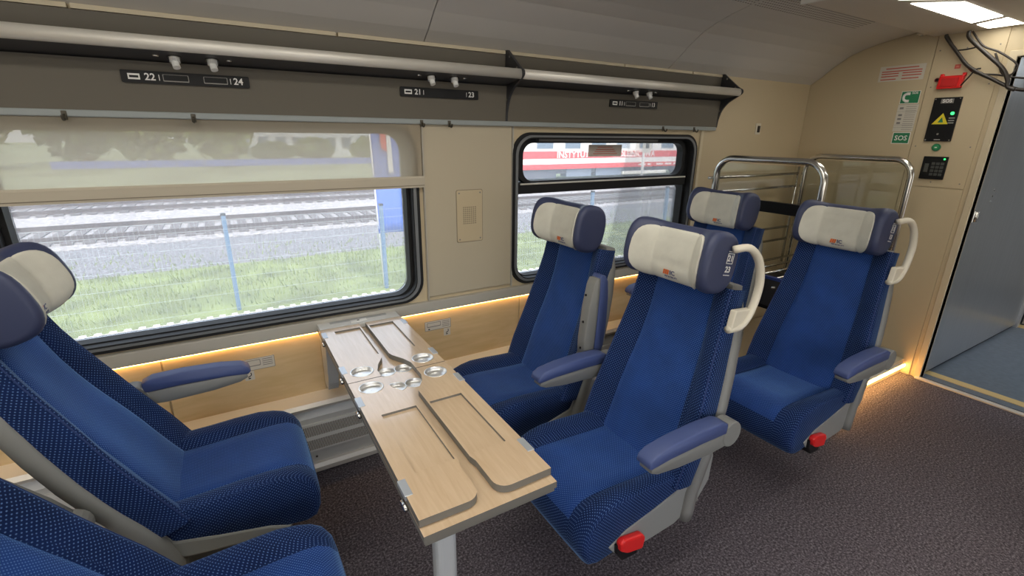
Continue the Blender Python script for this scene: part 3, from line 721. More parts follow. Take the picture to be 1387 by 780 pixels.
    # ---- side frame, red lever, foot
    for side in ((aisle, -aisle)):
        fr = [(.262, .300), (.285, .330), (.22, .365), (.10, .392), (-.02, .425), (-.075, .50), (-.155, .50), (-.150, .40), (-.10, .33), (.0, .285), (.14, .275), (.22, .275)]
        if side != aisle or console: fr = [(.262, .285), (.285, .297), (.22, .325), (.10, .352), (-.02, .385), (-.075, .50), (-.155, .50), (-.150, .40), (-.10, .345), (0, .315), (.14, .295), (.22, .278)]
        v0, v1 = (side*.190, side*.226)
        o = prism('side_frame', fr, [], min(v0, v1), max(v0, v1), 'y', greyp2, t, bevel=.008)
    box('underframe', -.12, .24, -.19, .19, .2295 if console else .24, .31, mat('frame_dark', (.06, .06, .06), .5), t, .01)
    if lever:
        s = aisle
        v0, v1 = sorted((s*.226, s*.250))
        lv = [(.085, .285), (.155, .315), (.185, .345), (.182, .372), (.15, .372), (.075, .338), (.068, .305)]
        lv = [(.162, .292), (.235, .306), (.258, .322), (.262, .350), (.246, .360), (.170, .346), (.156, .328)]
        prism('release_lever', lv, [], v0, v1, 'y', redp, t, bevel=.007)
        v0, v1 = sorted((s*.19, s*.236))
        prism('lever_bracket', [(.17, .262), (.235, .265), (.262, .305), (.265, .340), (.18, .325)], [], v0, v1, 'y', blackp, t, bevel=.004)
    # pedestal under the seat
    pv0, pv1 = sorted((-aisle*.02, -aisle*.07))
    if not console: prism('pedestal', [(-.10, .26), (-.02, .26), (-.34, .02), (-.42, .02)], [], pv0, pv1, 'y', greyp2, t, bevel=.008)
    if not console: prism('foot', [(-.46, 0), (-.30, 0), (-.33, .022), (-.44, .022)], [], pv0-.02, pv1+.02, 'y', greyp2, t, bevel=.004)
    if handle:
        s = aisle; v = s*.205
        path = bez([T(-.010, v-s*.02, 1.200), T(-.050, v+s*.002, 1.212), T(-.098, v+s*.010, 1.182), T(-.128, v+s*.014, 1.125), T(-.134, v+s*.014, 1.065), T(-.122, v+s*.014, 1.010), T(-.095, v+s*.012, .972), T(-.05, v+s*.004, .958)], 5)
        tube('grab_handle', path, .0115, creamp, t, 10, r2=.014)
        fl = [T(-.05, 0, .955), T(-.095, 0, .960), T(-.122, 0, .99), T(-.130, 0, 1.030), T(-.05, 0, 1.022)]
        v0, v1 = sorted((s*.200, s*.222))
        prism('handle_flange', [(p[0], p[2]) for p in fl], [], v0, v1, 'y', creamp, t, bevel=.004)
    return t
R = math.radians
XR, XL, PITCHX = 1.110, -.255, 1.031
YA, YW, YE = 1.030, 1.630, .975
make_seat((XR, YA, 0), math.pi, 1, R(10.6), 'blue dotted aisle seat with 21 and 23 printed on its headrest', ('21', '23'), ((1, 'down'), (-1, 'down')))
make_seat((XR, YW, 0), math.pi, 1, R(10.6), 'blue dotted window seat facing the table, its inner armrest folded up', None, ((1, 'up'),), handle=False, lever=False, console=True)
make_seat((XR+PITCHX, YA, 0), math.pi, 1, R(10.6), 'blue dotted aisle seat in front of the tubular luggage stand, red lever below', ('11', '13'), ((1, 'down'),))
make_seat((XR+PITCHX, YW, 0), math.pi, 1, R(10.6), 'blue dotted window seat in front of the tubular luggage stand', None, ((-1, 'down'),), handle=False, lever=False)
make_seat((XL, YW, 0), 0, -1, R(20.4), 'blue dotted window seat with bright back panel beside the blue wall armrest', None, ((-1, 'up'), (1, 'down')), handle=False, lever=False, console=True)
make_seat((XL, YE, 0), 0, -1, R(22.5), 'blue dotted aisle seat across the table from the seat numbered 21', None, ((-1, 'down'),), handle=True)
# beige console between each pair of seats
mc = mat('console_beige', (.42, .36, .26), .55); rd = mat('ring_dark', (.05, .045, .04), .4)
for x0, x1, rings, lab in ((.95, 1.42, (1.09, 1.29), 'beige console under the window seat beside the seat numbered 21'), (-.62, -.07, (-.42, -.20), 'beige console under the reclined window seat')):
    c = thing('seat_console', ((x0+x1)/2, 1.45, 0), lab, 'console')
    prism('top', [(x0, 1.285), (x1, 1.285), (x1, 1.80), (x0, 1.80)], [circ(q, 1.475, .045) for q in rings], .200, .225, 'z', mc, c)
    box('base', x0+.02, x1-.02, 1.32, 1.78, 0, .175, mc, c)
    for q in rings: prism('cup_ring', circ(q, 1.475, .050), [circ(q, 1.475, .044)], .225, .229, 'z', rd, c)
    box('well', x0+.02, x1-.02, 1.32, 1.78, .175, .200, rd, c); box('end_cap', x1-.03, x1+.005, 1.33, 1.39, .226, .238, steel, c, .003)

# ================================================================== TABLE
tb = thing('folding_table', (.4295, 1.0, 0), 'narrow beech folding table with folded leaves and steel cup recesses', 'table')
TX0, TX1, TY0, TY1, TXc = .255, .604, .785, 2.104, .4295
ZT = .700
prism('table_base', [(TX0, TY0), (TX1, TY0), (TX1, TY1), (TX0, TY1)], [circ(x, y, .030) for x in (.402, .464) for y in (1.556, 1.434)], ZT-.040, ZT-.022, 'z', table_wood, tb, sidemat=edge_dark)
prism('base_backing', [(TX0+.004, TY0+.004), (TX1-.004, TY0+.004), (TX1-.004, TY1), (TX0+.004, TY1)], [], ZT-.052, ZT-.040, 'z', edge_dark, tb)
def cup(cx, cy, r, ztop, par, depth=.010):
    rings = [(r+.003, 0), (r+.003, .0012), (r, .0014), (r*.97, 0), (r*.93, -depth*.75), (r*.85, -depth), (r*.4, -depth*1.02), (.001, -depth*1.0)]
    rows = [[(cx+q*math.cos(2*math.pi*k/28), cy+q*math.sin(2*math.pi*k/28), ztop+h) for k in range(28)] for q, h in rings]
    return grid('cup_recess', rows, cupsteel, par, closed=True)
for x in (.402, .464):
    for y in (1.556, 1.434): cup(x, y, .030, ZT-.022, tb)
def flap(sx, half):
    """sx -1 left / +1 right ; half 'wall' or 'aisle'"""
    def P(dx, y): return (TXc+sx*dx, y)
    if half == 'wall':
        out = [P(.1745, 1.497), P(.1745, 2.016), P(.014, 2.016), P(.014, 1.660), P(.020, 1.638), P(.0475, 1.588), P(.062, 1.545), P(.062, 1.497)]
        rec = [P(.125, 1.675), P(.125, 1.975), P(.020, 1.975), P(.020, 1.675)]
        cc = (TXc+sx*.112, 1.560)
    else:
        arc = []
        for i in range(7):
            a = math.radians(90*i/6); arc.append(P(.022+.035-.035*math.cos(a), .845-.035*math.sin(a)+.0))
        out = [P(.1745, .812), P(.1745, 1.493), P(.062, 1.493), P(.062, 1.440), P(.050, 1.398), P(.0185, 1.349), P(.016, 1.34), P(.016, .955), P(.022, .930), *arc]
        rec = [P(.130, .965), P(.130, 1.258), P(.022, 1.258), P(.022, .965)]
        cc = (TXc+sx*.113, 1.434)
    lower = prism('leaf', out, [circ(*cc, .038)], ZT-.020, ZT-.0075, 'z', table_wood, tb, sidemat=edge_dark)
    top = prism('leaf_face', out, [rec, circ(*cc, .038)], ZT-.0075, ZT, 'z', table_wood, tb, sidemat=edge_dark)
    cup(*cc, .037, ZT, tb, .011)
    e = .1745; ys = (1.60, 1.95) if half == 'wall' else (.925, 1.36)
    for y in ys:
        x0, x1 = sorted((TXc+sx*(e-.016), TXc+sx*(e+.004)))
        hgp = box('hinge', x0, x1, y-.030, y+.030, ZT-.012, ZT+.0015, mat('hinge_plate', (.55, .58, .62), .4, .6), tb, .001)
        xs = TXc+sx*(e+.006); mesh('hinge_pin', *tube_data([(xs, y-.045, ZT-.024), (xs, y-.012, ZT-.024)], .006, 8), mats=steel, parent=tb, smooth=True)
for s_ in (-1, 1):
    for h_ in ('wall', 'aisle'): flap(s_, h_)
# wall bracket, end fitting, leg
prism('wall_fitting', [(TX0, 2.020), (TX1, 2.020), (TX1, TY1), (TX0, TY1)], [], ZT-.021, ZT, 'z', mat('fitting_grey', (.62, .61, .58), .35), tb, bevel=.0015)
box('label_strip', TX0+.05, TX1-.05, 2.066, 2.092, ZT, ZT+.0012, silver, tb); box('latch', TXc-.04, TXc+.03, 2.040, 2.066, ZT, ZT+.003, white, tb, .001)
box('latch_hole', TXc-.012, TXc-.002, 2.050, 2.058, ZT+.003, ZT+.0036, blackp, tb)
prism('wall_bracket', [(2.10, ZT-.052), (2.10, .412), (2.02, .412), (2.0, .45), (1.96, ZT-.052)], [], TX0+.006, TX0+.05, 'x', heaterm, tb, bevel=.003)
prism('wall_bracket', [(2.10, ZT-.052), (2.10, .412), (2.02, .412), (2.0, .45), (1.96, ZT-.052)], [], TX1-.05, TX1-.006, 'x', heaterm, tb, bevel=.003)
legm = mat('leg_grey', (.58, .60, .60), .35, .2)
prism('leg', rrect(.333, .393, .925, .975, .018, 4), [], .018, ZT-.052, 'z', legm, tb)
prism('leg_mount', rrect(.315, .411, .905, .995, .02, 4), [], ZT-.060, ZT-.050, 'z', edge_dark, tb)
prism('leg_foot', rrect(.313, .413, .90, 1.0, .03, 4), [], 0, .018, 'z', legm, tb, bevel=.004)

# ================================================================== LUGGAGE STAND behind the second row
ls = thing('luggage_stand', (3.0, 1.6, 0), 'stainless tubular luggage stand with glass end panels against the end wall', 'luggage stand')
def hoop(x, y0=1.285, y1=1.905, top=1.385, zb=.101, r=.10):
    pts = [(x, y0, zb)]+[(x, y0+r-r*math.cos(a), top-r+r*math.sin(a)) for a in [math.radians(90*i/8) for i in range(9)]]
    pts += [(x, y1-r+r*math.sin(a), top-r+r*math.cos(a)) for a in [math.radians(90*i/8) for i in range(9)]]+[(x, y1, zb)]
    h = tube('end_hoop', pts, .017, steel, ls, 12)
    prism('glass_panel', [(y0+.022, .80), (y1-.022, .80), (y1-.022, top-.07), (y1-.06, top-.025), (y0+.06, top-.025), (y0+.022, top-.07)], [], x-.004, x+.004, 'x', partglass, ls)
hoop(2.555, zb=0); hoop(3.50)
for z in (1.262, 1.175, .886, .795): tube('side_rail', [(2.55, 1.95, z), (3.505, 1.95, z)], .009, steel, ls, 8)
for x in (2.60, 3.505): tube('side_post', [(x, 1.95, .62), (x, 1.95, 1.31)], .009, steel, ls, 8)
for z in (.70,):
    for k in range(6): tube('shelf_rod', [(2.55, 1.34+k*.10, z), (3.5, 1.34+k*.10, z)], .008, steel, ls, 8)
prism('front_board', [(1.30, 1.109), (1.89, 1.109), (1.89, 1.168), (1.30, 1.168)], [], 2.54, 2.57, 'x', blackp, ls, bevel=.002)
box('tray', 2.58, 3.48, 1.33, 1.90, .56, .585, blackp, ls); 
box('tray_lip', 2.565, 2.58, 1.30, 1.90, .585, .74, mat('tray_dark', (.03, .03, .035), .5), ls); box('lip_trim', 2.56, 2.585, 1.30, 1.90, .74, .755, mat('trim_blue', (.03, .06, .25), .5), ls)
# low plinth with warm light strip
pl = thing('luggage_plinth', (3.1, 1.6, 0), 'cream floor plinth under the luggage stand with a glowing warm strip', 'plinth')
box('body', 2.62, XE-.008, 1.150, WY-.02, 0, .10, creamtrim, pl, .004)
box('light_strip', 2.62, XE-.012, 1.133, 1.1505, .050, .066, ledwarm, pl)
box('strip_channel', 2.62, XE-.012, 1.138, 1.1505, .066, .074, alu, pl)

# ================================================================== SIGNS AND DEVICES ON THE END WALL
xs = XE-.006
def plate(nm, y0, y1, z0, z1, mt, par, d0=.0, d1=.001, bevel=0):
    return box(nm, xs-d1, xs-d0, min(y0, y1), max(y0, y1), z0, z1, mt, par, bevel)
XD, YD = (0, -1, 0), (0, 0, 1)
def wtext(s, size, mt, y, z, par, d=.0012, sx=1): return text('lettering', s, size, mt, (xs-d, y, z), XD, YD, par, sx=sx, off=.0002)
t = thing('warning_notice', (xs, 1.566, 1.85), 'white notice with red print high on the end wall', 'notice')
plate('sheet', 1.688, 1.445, 1.850, 1.940, offwhite, t)
plate('print_line', 1.655, 1.480, 1.922, 1.928, redprint, t, .001, .0014)
for k, (a, b) in enumerate(((1.675, 1.46), (1.675, 1.58), (1.675, 1.58), (1.675, 1.59), (1.56, 1.46), (1.56, 1.46), (1.56, 1.47))):
    z = [1.908, 1.895, 1.880, 1.862, 1.895, 1.880, 1.862][k]; plate('print_line', a, b, z-.003, z+.003, redprint, t, .001, .0014)
t = thing('emergency_phone_sign', (xs, 1.487, 1.712), 'green sign with a white telephone handset on the end wall', 'sign')
plate('sheet', 1.538, 1.438, 1.712, 1.786, white, t); plate('field', 1.535, 1.441, 1.715, 1.783, greenp, t, .001, .0014)
tube('handset', bez([(xs-.002, 1.502, 1.772), (xs-.002, 1.520, 1.762), (xs-.002, 1.520, 1.738), (xs-.002, 1.502, 1.726)], 5), .007, white, t, 8, r2=.002)
plate('earpiece', 1.510, 1.490, 1.762, 1.778, white, t, .001, .0025); plate('mouthpiece', 1.510, 1.490, 1.720, 1.735, white, t, .001, .0025)
wtext('SOS', .018, white, 1.466, 1.773, t, .0015)
t = thing('instruction_label', (xs, 1.487, 1.547), 'white instruction label with small pictograms between two green signs', 'label')
plate('sheet', 1.540, 1.432, 1.547, 1.708, offwhite, t)
for z in (1.708, 1.668, 1.588, 1.572): plate('rule', 1.540, 1.432, z-.002, z-.0008, greyprint, t, .001, .0014)
for k, z in enumerate((1.686, 1.645, 1.622, 1.598)): plate('pictogram', 1.528, 1.508, z-.006, z+.006, greyprint, t, .001, .0014)
for k in range(12): plate('print_line', 1.495, 1.440, 1.555+k*.0125, 1.559+k*.0125, mat('pale_print', (.36, .33, .29), .7), t, .001, .0013)
t = thing('sos_sign', (xs, 1.483, 1.472), 'small green and white SOS sign on the end wall', 'sign')
plate('sheet', 1.532, 1.436, 1.472, 1.542, white, t); plate('field', 1.528, 1.440, 1.476, 1.538, greenp, t, .001, .0014)
wtext('SOS', .042, white, 1.484, 1.506, t, .0015, .95)
t = thing('fire_alarm_tray', (xs, 1.30, 1.78), 'bright red plastic tray hanging on the end wall below cables', 'tray')
prism('tray', [(1.360, 1.785), (1.245, 1.785), (1.240, 1.855), (1.355, 1.855)], [], xs-.030, xs, 'x', redp, t, bevel=.006)
for y in (1.348, 1.246): plate('lug', y+.008, y-.008, 1.85, 1.868, redp, t, 0, .020, .002)
box('recess', xs-.034, xs-.029, 1.262, 1.340, 1.798, 1.842, mat('red_dark', (.5, .015, .015), .4), t)
t = thing('red_sticker', (xs, 1.291, 1.90), 'tiny red square sticker above the red tray', 'sticker'); plate('sheet', 1.305, 1.278, 1.893, 1.916, redprint, t); plate('mark', 1.298, 1.285, 1.900, 1.909, mat('red_mark', (.65, .2, .15), .6), t, .001, .0014)
t = thing('key_switch', (xs, 1.372, 1.838), 'small dark round key switch beside the red tray', 'switch')
mesh('collar', *tube_data([(xs, 1.372, 1.838), (xs-.006, 1.372, 1.838)], .012, 16), mats=mat('collar_red', (.18, .03, .03), .4), parent=t); mesh('barrel', *tube_data([(xs-.006, 1.372, 1.838), (xs-.009, 1.372, 1.838)], .007, 12), mats=blackp, parent=t)
t = thing('emergency_call_unit', (xs, 1.29, 1.49), 'black SOS call panel with yellow triangle and green light', 'panel')
plate('face', 1.358, 1.226, 1.490, 1.738, blackp, t, 0, .010, .002)
D = .0102
plate('sos_field', 1.322, 1.262, 1.705, 1.730, mat('sos_grey', (.20, .19, .18), .5), t, .010, .0108); wtext('SOS', .026, white, 1.292, 1.7175, t, .011)
prism('triangle', [(1.340, 1.588), (1.262, 1.588), (1.296, 1.650)], [], xs-.0115, xs-.010, 'x', yellow, t)
prism('triangle_mark', [(1.312, 1.598), (1.286, 1.598), (1.296, 1.628)], [], xs-.0122, xs-.0115, 'x', greenp, t)
mesh('status_light', *tube_data([(xs-.010, 1.252, 1.648), (xs-.014, 1.252, 1.648)], .009, 12), mats=ledgreen, parent=t)
for z in (1.622, 1.608, 1.595): plate('lamp_row', 1.264, 1.236, z-.003, z+.003, mat('dim_print', (.35, .35, .33), .5), t, .010, .0112)
plate('maker_mark', 1.308, 1.278, 1.497, 1.502, mat('dim_print', (.35, .35, .33), .5), t, .010, .0108)
mesh('button', *tube_data([(xs-.010, 1.296, 1.532), (xs-.013, 1.296, 1.532)], .006, 10), mats=steel, parent=t)
for y in (1.350, 1.234):
    for z in (1.498, 1.730): mesh('screw', *tube_data([(xs-.010, y, z), (xs-.012, y, z)], .004, 8), mats=steel, parent=t)
t = thing('green_button', (xs, 1.288, 1.455), 'round green push button between the black panel and the keypad', 'button')
mesh('ring', *tube_data([(xs, 1.288, 1.455), (xs-.006, 1.288, 1.455)], .022, 20), mats=greenp, parent=t); mesh('cap', *tube_data([(xs-.006, 1.288, 1.455), (xs-.010, 1.288, 1.455)], .014, 18), mats=mat('green_cap', (.03, .30, .12), .3), parent=t)
plate('mark', 1.294, 1.282, 1.452, 1.458, white, t, .010, .0106)
t = thing('keypad', (xs, 1.272, 1.27), 'small black numeric keypad below the green button', 'keypad')
plate('face', 1.334, 1.212, 1.268, 1.402, blackp, t, 0, .012, .003)
for i in range(3):
    for j in range(4): plate('key', 1.285-i*.022, 1.268-i*.022, 1.290+j*.021, 1.305+j*.021, mat('key_grey', (.07, .075, .07), .4), t, .012, .015, .001)
plate('key_column', 1.318, 1.298, 1.310, 1.360, mat('key_grey', (.07, .075, .07), .4), t, .012, .014)
mesh('status_light', *tube_data([(xs-.012, 1.228, 1.388), (xs-.015, 1.228, 1.388)], .005, 10), mats=ledgreen, parent=t)
# loose cables hanging from the ceiling box
cab = mat('cable_black', (.022, .017, .014), .45)
def cable(pts, r, label):
    P = bez([(3.70+dx, y, z) for dx, y, z in pts], 7); rows = tube_data(P, r, 8)
    tag(mesh('cable', *rows, mats=cab, smooth=True), label, 'cable', 'loose cables by the doorway')
cable([(0, 1.365, 2.075), (0, 1.357, 2.055), (.005, 1.291, 1.97), (.0, 1.224, 1.894), (-.01, 1.12, 1.828), (-.01, .965, 1.754), (0, .80, 1.80), (.0, .70, 1.95)], .009, 'thick black cable sagging past the red tray to the doorway')
cable([(-.03, 1.255, 2.075), (-.03, 1.245, 2.039), (-.03, 1.168, 1.962), (-.035, 1.071, 1.871), (-.035, 1.033, 1.809), (-.035, 1.024, 1.772), (-.04, .99, 1.755)], .010, 'thick black cable hanging steeply beside the door frame')
cable([(.045, 1.375, 2.075), (.04, 1.335, 2.02), (.04, 1.262, 1.925), (.035, 1.20, 1.862), (.035, 1.10, 1.842), (.035, .95, 1.815), (.01, .75, 1.86)], .005, 'thin black cable running level across the top of the doorway')
cable([(.0, 1.25, 2.075), (.0, 1.185, 1.994), (.01, 1.115, 1.956), (.0, 1.034, 1.896), (.0, 1.019, 1.868), (.0, 1.035, 1.835), (.0, 1.07, 1.842), (0, 1.10, 1.90), (0, 1.125, 1.95)], .005, 'thin black cable looped back at the door frame corner')
cable([(.005, 1.300, 1.985), (.0, 1.25, 1.985), (.0, 1.19, 1.995)], .004, 'short thin cable bridging the two hanging bundles')
cable([(.01, 1.170, 1.880), (.005, 1.19, 1.874), (.0, 1.212, 1.835), (.01, 1.240, 1.795)], .004, 'short thin cable leading down to the red tray')

# ================================================================== OUTSIDE
GZ = -1.2
def ground(name, y0, y1, mt, label, z=GZ):
    o = mesh(name, [(-60, y0, z-.3), (90, y0, z-.3), (90, y1, z-.3), (-60, y1, z-.3), (-60, y0, z), (90, y0, z), (90, y1, z), (-60, y1, z)], [(0, 1, 2, 3), (4, 5, 6, 7), (0, 1, 5, 4), (1, 2, 6, 5), (2, 3, 7, 6), (3, 0, 4, 7)], mt)
    struct(o); return o
grassm = mat('grass_ground', (.17, .21, .062), .9, vary=(1.6, .4), bump=(30, .5))
gravelm = mat('gravel', (.17, .165, .175), .9, vary=(22, .75), bump=(40, .8))
pale_gravel = mat('pale_ballast', (.33, .31, .31), .9, vary=(14, .65), bump=(40, .8))
rust = mat('rail_rust', (.085, .062, .058), .7, vary=(3, .2))
concrete = mat('concrete', (.55, .53, .51), .85, vary=(8, .15))
ground('ground_near', 2.6, 7.4, mat('ballast_near', (.33, .32, .31), .9, vary=(20, .4)), '')
ground('ground_grass', 7.4, 11.5, grassm, '')
ground('ground_gravel', 11.5, 14.6, gravelm, '')
ground('ground_ballast', 14.6, 24.0, pale_gravel, '', GZ+.02)
ground('ground_far', 24.0, 140, mat('far_ground', (.30, .34, .20), .9, vary=(.3, .3)), '')
# grass blades
bv = []; bf = []
for i in range(11000):
    x = random.uniform(-9, 22); y = random.uniform(8.4, 11.6) if i % 6 else random.uniform(11.2, 13.2)**1.0+.5*math.sin(x*2.1); h = random.uniform(.04, .13); a = random.uniform(0, 6.28); w = .012; l = random.uniform(-.05, .05)
    s = len(bv); bv += [(x-w*math.cos(a), y-w*math.sin(a), GZ), (x+w*math.cos(a), y+w*math.sin(a), GZ), (x+l, y+l*.7, GZ+h)]; bf.append((s, s+1, s+2))
g = mesh('grass', bv, bf, mat('grass_blades', (.20, .25, .07), .8, vary=(.8, .3))); tag(g, 'green grass strip along the wire fence outside', 'grass', kind='stuff')
# ribbed white kerb near the fence
kb = thing('ribbed_kerb', (1, 7.75, GZ), 'pale ribbed kerb along the foot of the grass outside', 'kerb')
box('footing', -9, 22, 7.60, 7.95, GZ, GZ+.05, concrete, kb)
rb = [boxd(-9+i*.16, -9+i*.16+.075, 7.66, 7.88, GZ+.05, GZ+.10) for i in range(194)]
tag(mesh('rib', *join(rb), mats=mat('white_concrete', (.80, .79, .76), .8), parent=kb), kind='stuff')
# wire fence with blue posts
fn = thing('wire_fence', (1, 8.3, GZ), 'fine wire mesh fence with pale blue posts beside the tracks', 'fence')
bluepost = mat('fence_blue', (.10, .19, .31), .5)
for px in (-4.85, -2.48, -.1, 2.27, 4.64, 7.0, 9.37):
    box('post', px-.03, px+.03, 8.28, 8.34, GZ, .30, bluepost, fn); box('post_cap', px-.034, px+.034, 8.276, 8.344, .30, .335, blackp, fn)
wv = [boxd(-9+i*.06, -9+i*.06+.002, 8.27, 8.272, GZ, .24) for i in range(400)]+[boxd(-9, 15, 8.266, 8.269, z, z+.004) for z in (-1.15, -.9, -.65, -.4, -.15, .10, .24)]
tag(mesh('wire_mesh', *join(wv), mats=mat('fence_wire', (.42, .48, .50), .5), parent=fn), kind='stuff')
# tracks
def track(yc, label):
    t = thing('railway_track', (5, yc, GZ), label, 'railway track')
    for dy in (-.95, .95):
        prism('rail', [(yc+dy-.06, GZ+.06), (yc+dy+.06, GZ+.06), (yc+dy+.015, GZ+.09), (yc+dy+.03, GZ+.20), (yc+dy-.03, GZ+.20), (yc+dy-.015, GZ+.09)], [], -40, 70, 'x', rust, t)
    sl = [boxd(x-.12, x+.12, yc-1.25, yc+1.25, GZ, GZ+.075) for x in [-22+i*.42 for i in range(200)]]
    tag(mesh('sleeper', *join(sl), mats=mat('sleeper_brown', (.13, .115, .115), .9), parent=t), kind='stuff')
    box('track_bed', -40, 70, yc-1.15, yc+1.15, GZ, GZ+.045, mat('track_bed_rust', (.30, .285, .285), .95, vary=(6, .4)), t)
track(16.4, 'rusty railway track nearer the wire fence')
track(21.8, 'rusty railway track farther from the wire fence')
# red and white coach
co = thing('railway_coach', (26, 26.0, GZ), 'white and red railway coach with white lettering standing outside', 'railway coach')
CY = 24.6; CX0, CX1 = 13.2, 39
cwhite = mat('coach_white', (.82, .80, .76), .5); cred = mat('coach_red', (.66, .055, .06), .5); cdark = mat('coach_under', (.09, .10, .14), .7); cglass = mat('coach_glass', (.13, .19, .26), .15)
box('body', CX0, CX1, CY, CY+2.8, -.50, 2.75, cwhite, co, .05)
box('red_band', CX0+.02, CX1-.02, CY-.012, CY+.02, .13, .56, cred, co)
box('red_stripe', CX0+.02, CX1-.02, CY-.012, CY+.02, -.50, -.20, cred, co)
box('roof', CX0, CX1, CY+.1, CY+2.7, 2.75, 3.0, mat('coach_roof', (.35, .36, .37), .6), co, .12)
box('underframe', CX0+.3, CX1-.3, CY+.25, CY+2.5, -.80, -.50, cdark, co)
for i in range(12):
    x = CX0+.9+i*2.08
    wdw = box('window', x, x+1.25, CY-.02, CY+.03, .68, 1.72, mat('coach_frame', (.5, .5, .5), .4), co)
    box('pane', x+.05, x+1.20, CY-.03, CY-.018, .73, 1.67, cglass, wdw, loc=(0, 0, 0))
for a, b, z0, m_ in ((15.0, 17.8, -1.05, cdark), (18.6, 20.6, -1.0, mat('box_blue', (.16, .20, .28), .6)), (21.0, 23.2, -1.0, mat('box_blue', (.16, .20, .28), .6)), (31, 33.5, -1.0, cdark)): box('equipment_box', a, b, CY+.15, CY+.8, z0, -.52, m_, co)
box('air_tank', 23.3, 27.5, CY+.1, CY+.6, -1.0, -.78, cwhite, co, .05)
for x in (14.6, 17.2, 28.6, 31.2, 35, 37.6): tube('wheel', [(x, CY+.5, GZ+.60), (x, CY+.62, GZ+.60)], .42, cdark, co, 20)
for s_, x in (('INSTYTUT', 18.95), ('KOLEJNICTWA', 24.2)):
    text('lettering', s_, .52, mat('coach_letter', (.85, .83, .78), .6), (x, CY-.012, .34), (1, 0, 0), (0, 0, 1), co, off=.004, ext=.003, sx=1.05)
    if s_ in ('INSTYTUT', 'KOLEJNICTWA', 'WAGON'): pass
for k in range(7): box('white_mark', 24.6+k*.85, 24.6+k*.85+.3+.35*(k%3 != 1), CY-.02, CY-.01, -.40, -.29, cwhite, co)
for k in range(4): box('white_mark', 29.6+k*.6, 30.05+k*.6, CY-.02, CY-.01, .18, .50, cwhite, co)
# signal mast in front of the coach
sm = thing('signal_mast', (18.9, 17.5, GZ), 'thin white mast with a small plate in front of the coach', 'mast')
tube('mast', [(18.9, 18.6, GZ), (18.9, 18.6, 1.9)], .07, cwhite, sm, 10); box('base', 18.7, 19.1, 18.4, 18.8, GZ, GZ+.5, cwhite, sm, .03); box('plate', 18.72, 19.32, 18.50, 18.53, .68, 1.35, offwhite, sm); box('plate_mark', 18.9, 19.15, 18.49, 18.50, .9, 1.15, blackp, sm)
# feather banner by the fence
fb = thing('feather_banner', (2.25, 8.5, GZ), 'tall blue feather banner with a red and white mark', 'banner')
tube('pole', [(2.28, 8.5, GZ), (2.24, 8.5, .5), (2.20, 8.5, 2.4)], .014, mat('pole_white', (.75, .75, .75), .4), fb, 8)
bnb = mat('banner_blue', (.07, .16, .58), .7)
rows = []
for i in range(13):
    z = -.22+i*.2; rows.append([(2.26-.02*(z+1)+w_, 8.5+.03*math.sin(w_*9+z*2), z) for w_ in (0, .1, .2, .3, .42, .52)])
grid('sail', rows, bnb, fb, solid=.008)
prism('white_mark', [(2.48, .85), (2.56, .85), (2.54, 1.50), (2.47, 1.50)], [], 8.40, 8.44, 'y', white, fb)
prism('red_mark', [(2.38, 1.25), (2.47, 1.20), (2.45, 1.62), (2.36, 1.60)], [], 8.40, 8.44, 'y', redp, fb)
# pale building and trees beyond the tracks
bd = thing('pale_building', (10, 62, GZ), 'long pale office building beyond the trees and tracks', 'building')
box('wall', 3.0, 17.5, 60, 70, GZ, 6.5, mat('building_white', (.62, .66, .70), .7), bd)
for k in range(8):
    for j in range(3):
        w_ = box('window', 3.6+k*1.75, 4.7+k*1.75, 59.94, 60.02, -.3+j*2.1, 1.0+j*2.1, mat('building_frame', (.35, .38, .42), .5), bd); box('pane', 3.7+k*1.75, 4.6+k*1.75, 59.9, 59.95, -.2+j*2.1, .9+j*2.1, cglass, w_, loc=(0, 0, 0))
bf_ = thing('blue_hoarding', (0, 40, GZ), 'low blue hoarding on the far side of the tracks', 'hoarding')
for k in range(14): box('panel', -9+k*1.6, -9+k*1.6+1.56, 40, 40.06, GZ+.35, GZ+.80, mat('hoarding_blue', (.10, .17, .55), .6), bf_)
for k in range(15): box('post', -9.02+k*1.6, -8.96+k*1.6, 40.06, 40.14, GZ, GZ+.85, concrete, bf_)
leafm = [mat('tree_leaf_a', (.16, .21, .07), .8, vary=(.6, .3)), mat('tree_leaf_b', (.18, .23, .06), .8, vary=(.6, .3)), mat('tree_leaf_c', (.10, .16, .06), .8, vary=(.6, .3))]
bark = mat('bark', (.12, .09, .07), .9)
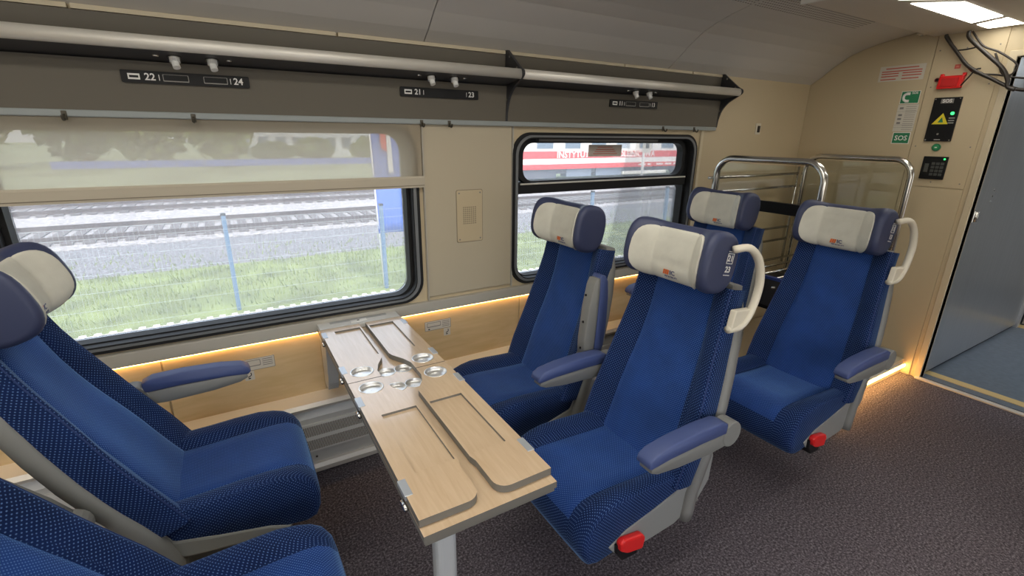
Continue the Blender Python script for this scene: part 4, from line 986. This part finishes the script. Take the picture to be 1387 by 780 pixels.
for k, (x, y, h, r, lab) in enumerate([(-26.5, 48, 9, 4.6, 'broad dark green tree at the far left end of the hoarding'), (-15.6, 46, 7.5, 3.7, 'rounded green tree behind the left part of the blue hoarding'), (-9.6, 52, 8.5, 3.2, 'green tree between the rounded tree and the yellowish one'), (-4.6, 48, 9.5, 3.0, 'tall yellowish green tree left of the pale building'), (.2, 45, 8, 2.3, 'narrow green tree at the left corner of the pale building'), (4.6, 55, 1.5, 1.8, 'low green bush in front of the left end of the building'), (8.8, 56.5, 1.9, 1.8, 'low green bush in front of the middle of the building'), (13.8, 52, 2.0, 2.0, 'larger green bush in front of the right end of the building'), (19.5, 47, 4.6, 2.8, 'green tree at the right corner of the pale building'), (27, 56, 9, 5, 'tall green tree behind the red and white coach')]):
    tr = thing('tree', (x, y, GZ), lab, 'tree', 'trees beyond the tracks')
    v_, f_ = tube_data([(x, y, GZ), (x+.1, y, GZ+h*.3), (x-.1, y, GZ+h*.6)], .28, 8); mesh('trunk', v_, f_, bark, tr)
    V = []; Fc = []; rnd = random.Random(k)
    for i in range(1300):
        u = rnd.random()*6.283; c = rnd.uniform(-1, 1); q = rnd.uniform(.55, 1.05); s = math.sqrt(1-c*c)
        p = Vector((x+r*q*s*math.cos(u), y+r*q*s*math.sin(u)*.8, GZ+h*.52+h*.50*q*c))
        a = Vector((rnd.uniform(-1, 1), rnd.uniform(-1, 1), rnd.uniform(-1, 1)))*.42; b = Vector((rnd.uniform(-1, 1), rnd.uniform(-1, 1), rnd.uniform(-1, 1)))*.42
        i0 = len(V); V += [p-a, p+b, p+a, p-b]; Fc.append((i0, i0+1, i0+2, i0+3))
    tag(mesh('foliage', V, Fc, leafm[k % 3], tr), kind='stuff')
# sticker on the upper pane of window 2
ws = thing('window_sticker', (1.94, WY+.078, 1.38), 'beige sticker with red print on the upper pane of the small window', 'sticker')
box('sheet', 1.80, 2.05, WY+.0775, WY+.0795, 1.385, 1.450, mat('sticker_beige', (.55, .48, .42), .6), ws)
for k in range(4): box('print_line', 1.835+.01*k, 2.015-.012*k, WY+.0768, WY+.0775, 1.399+k*.012, 1.403+k*.012, redprint, ws)

for o in bpy.data.objects:
    if 'world_parts' in o: del o['world_parts']
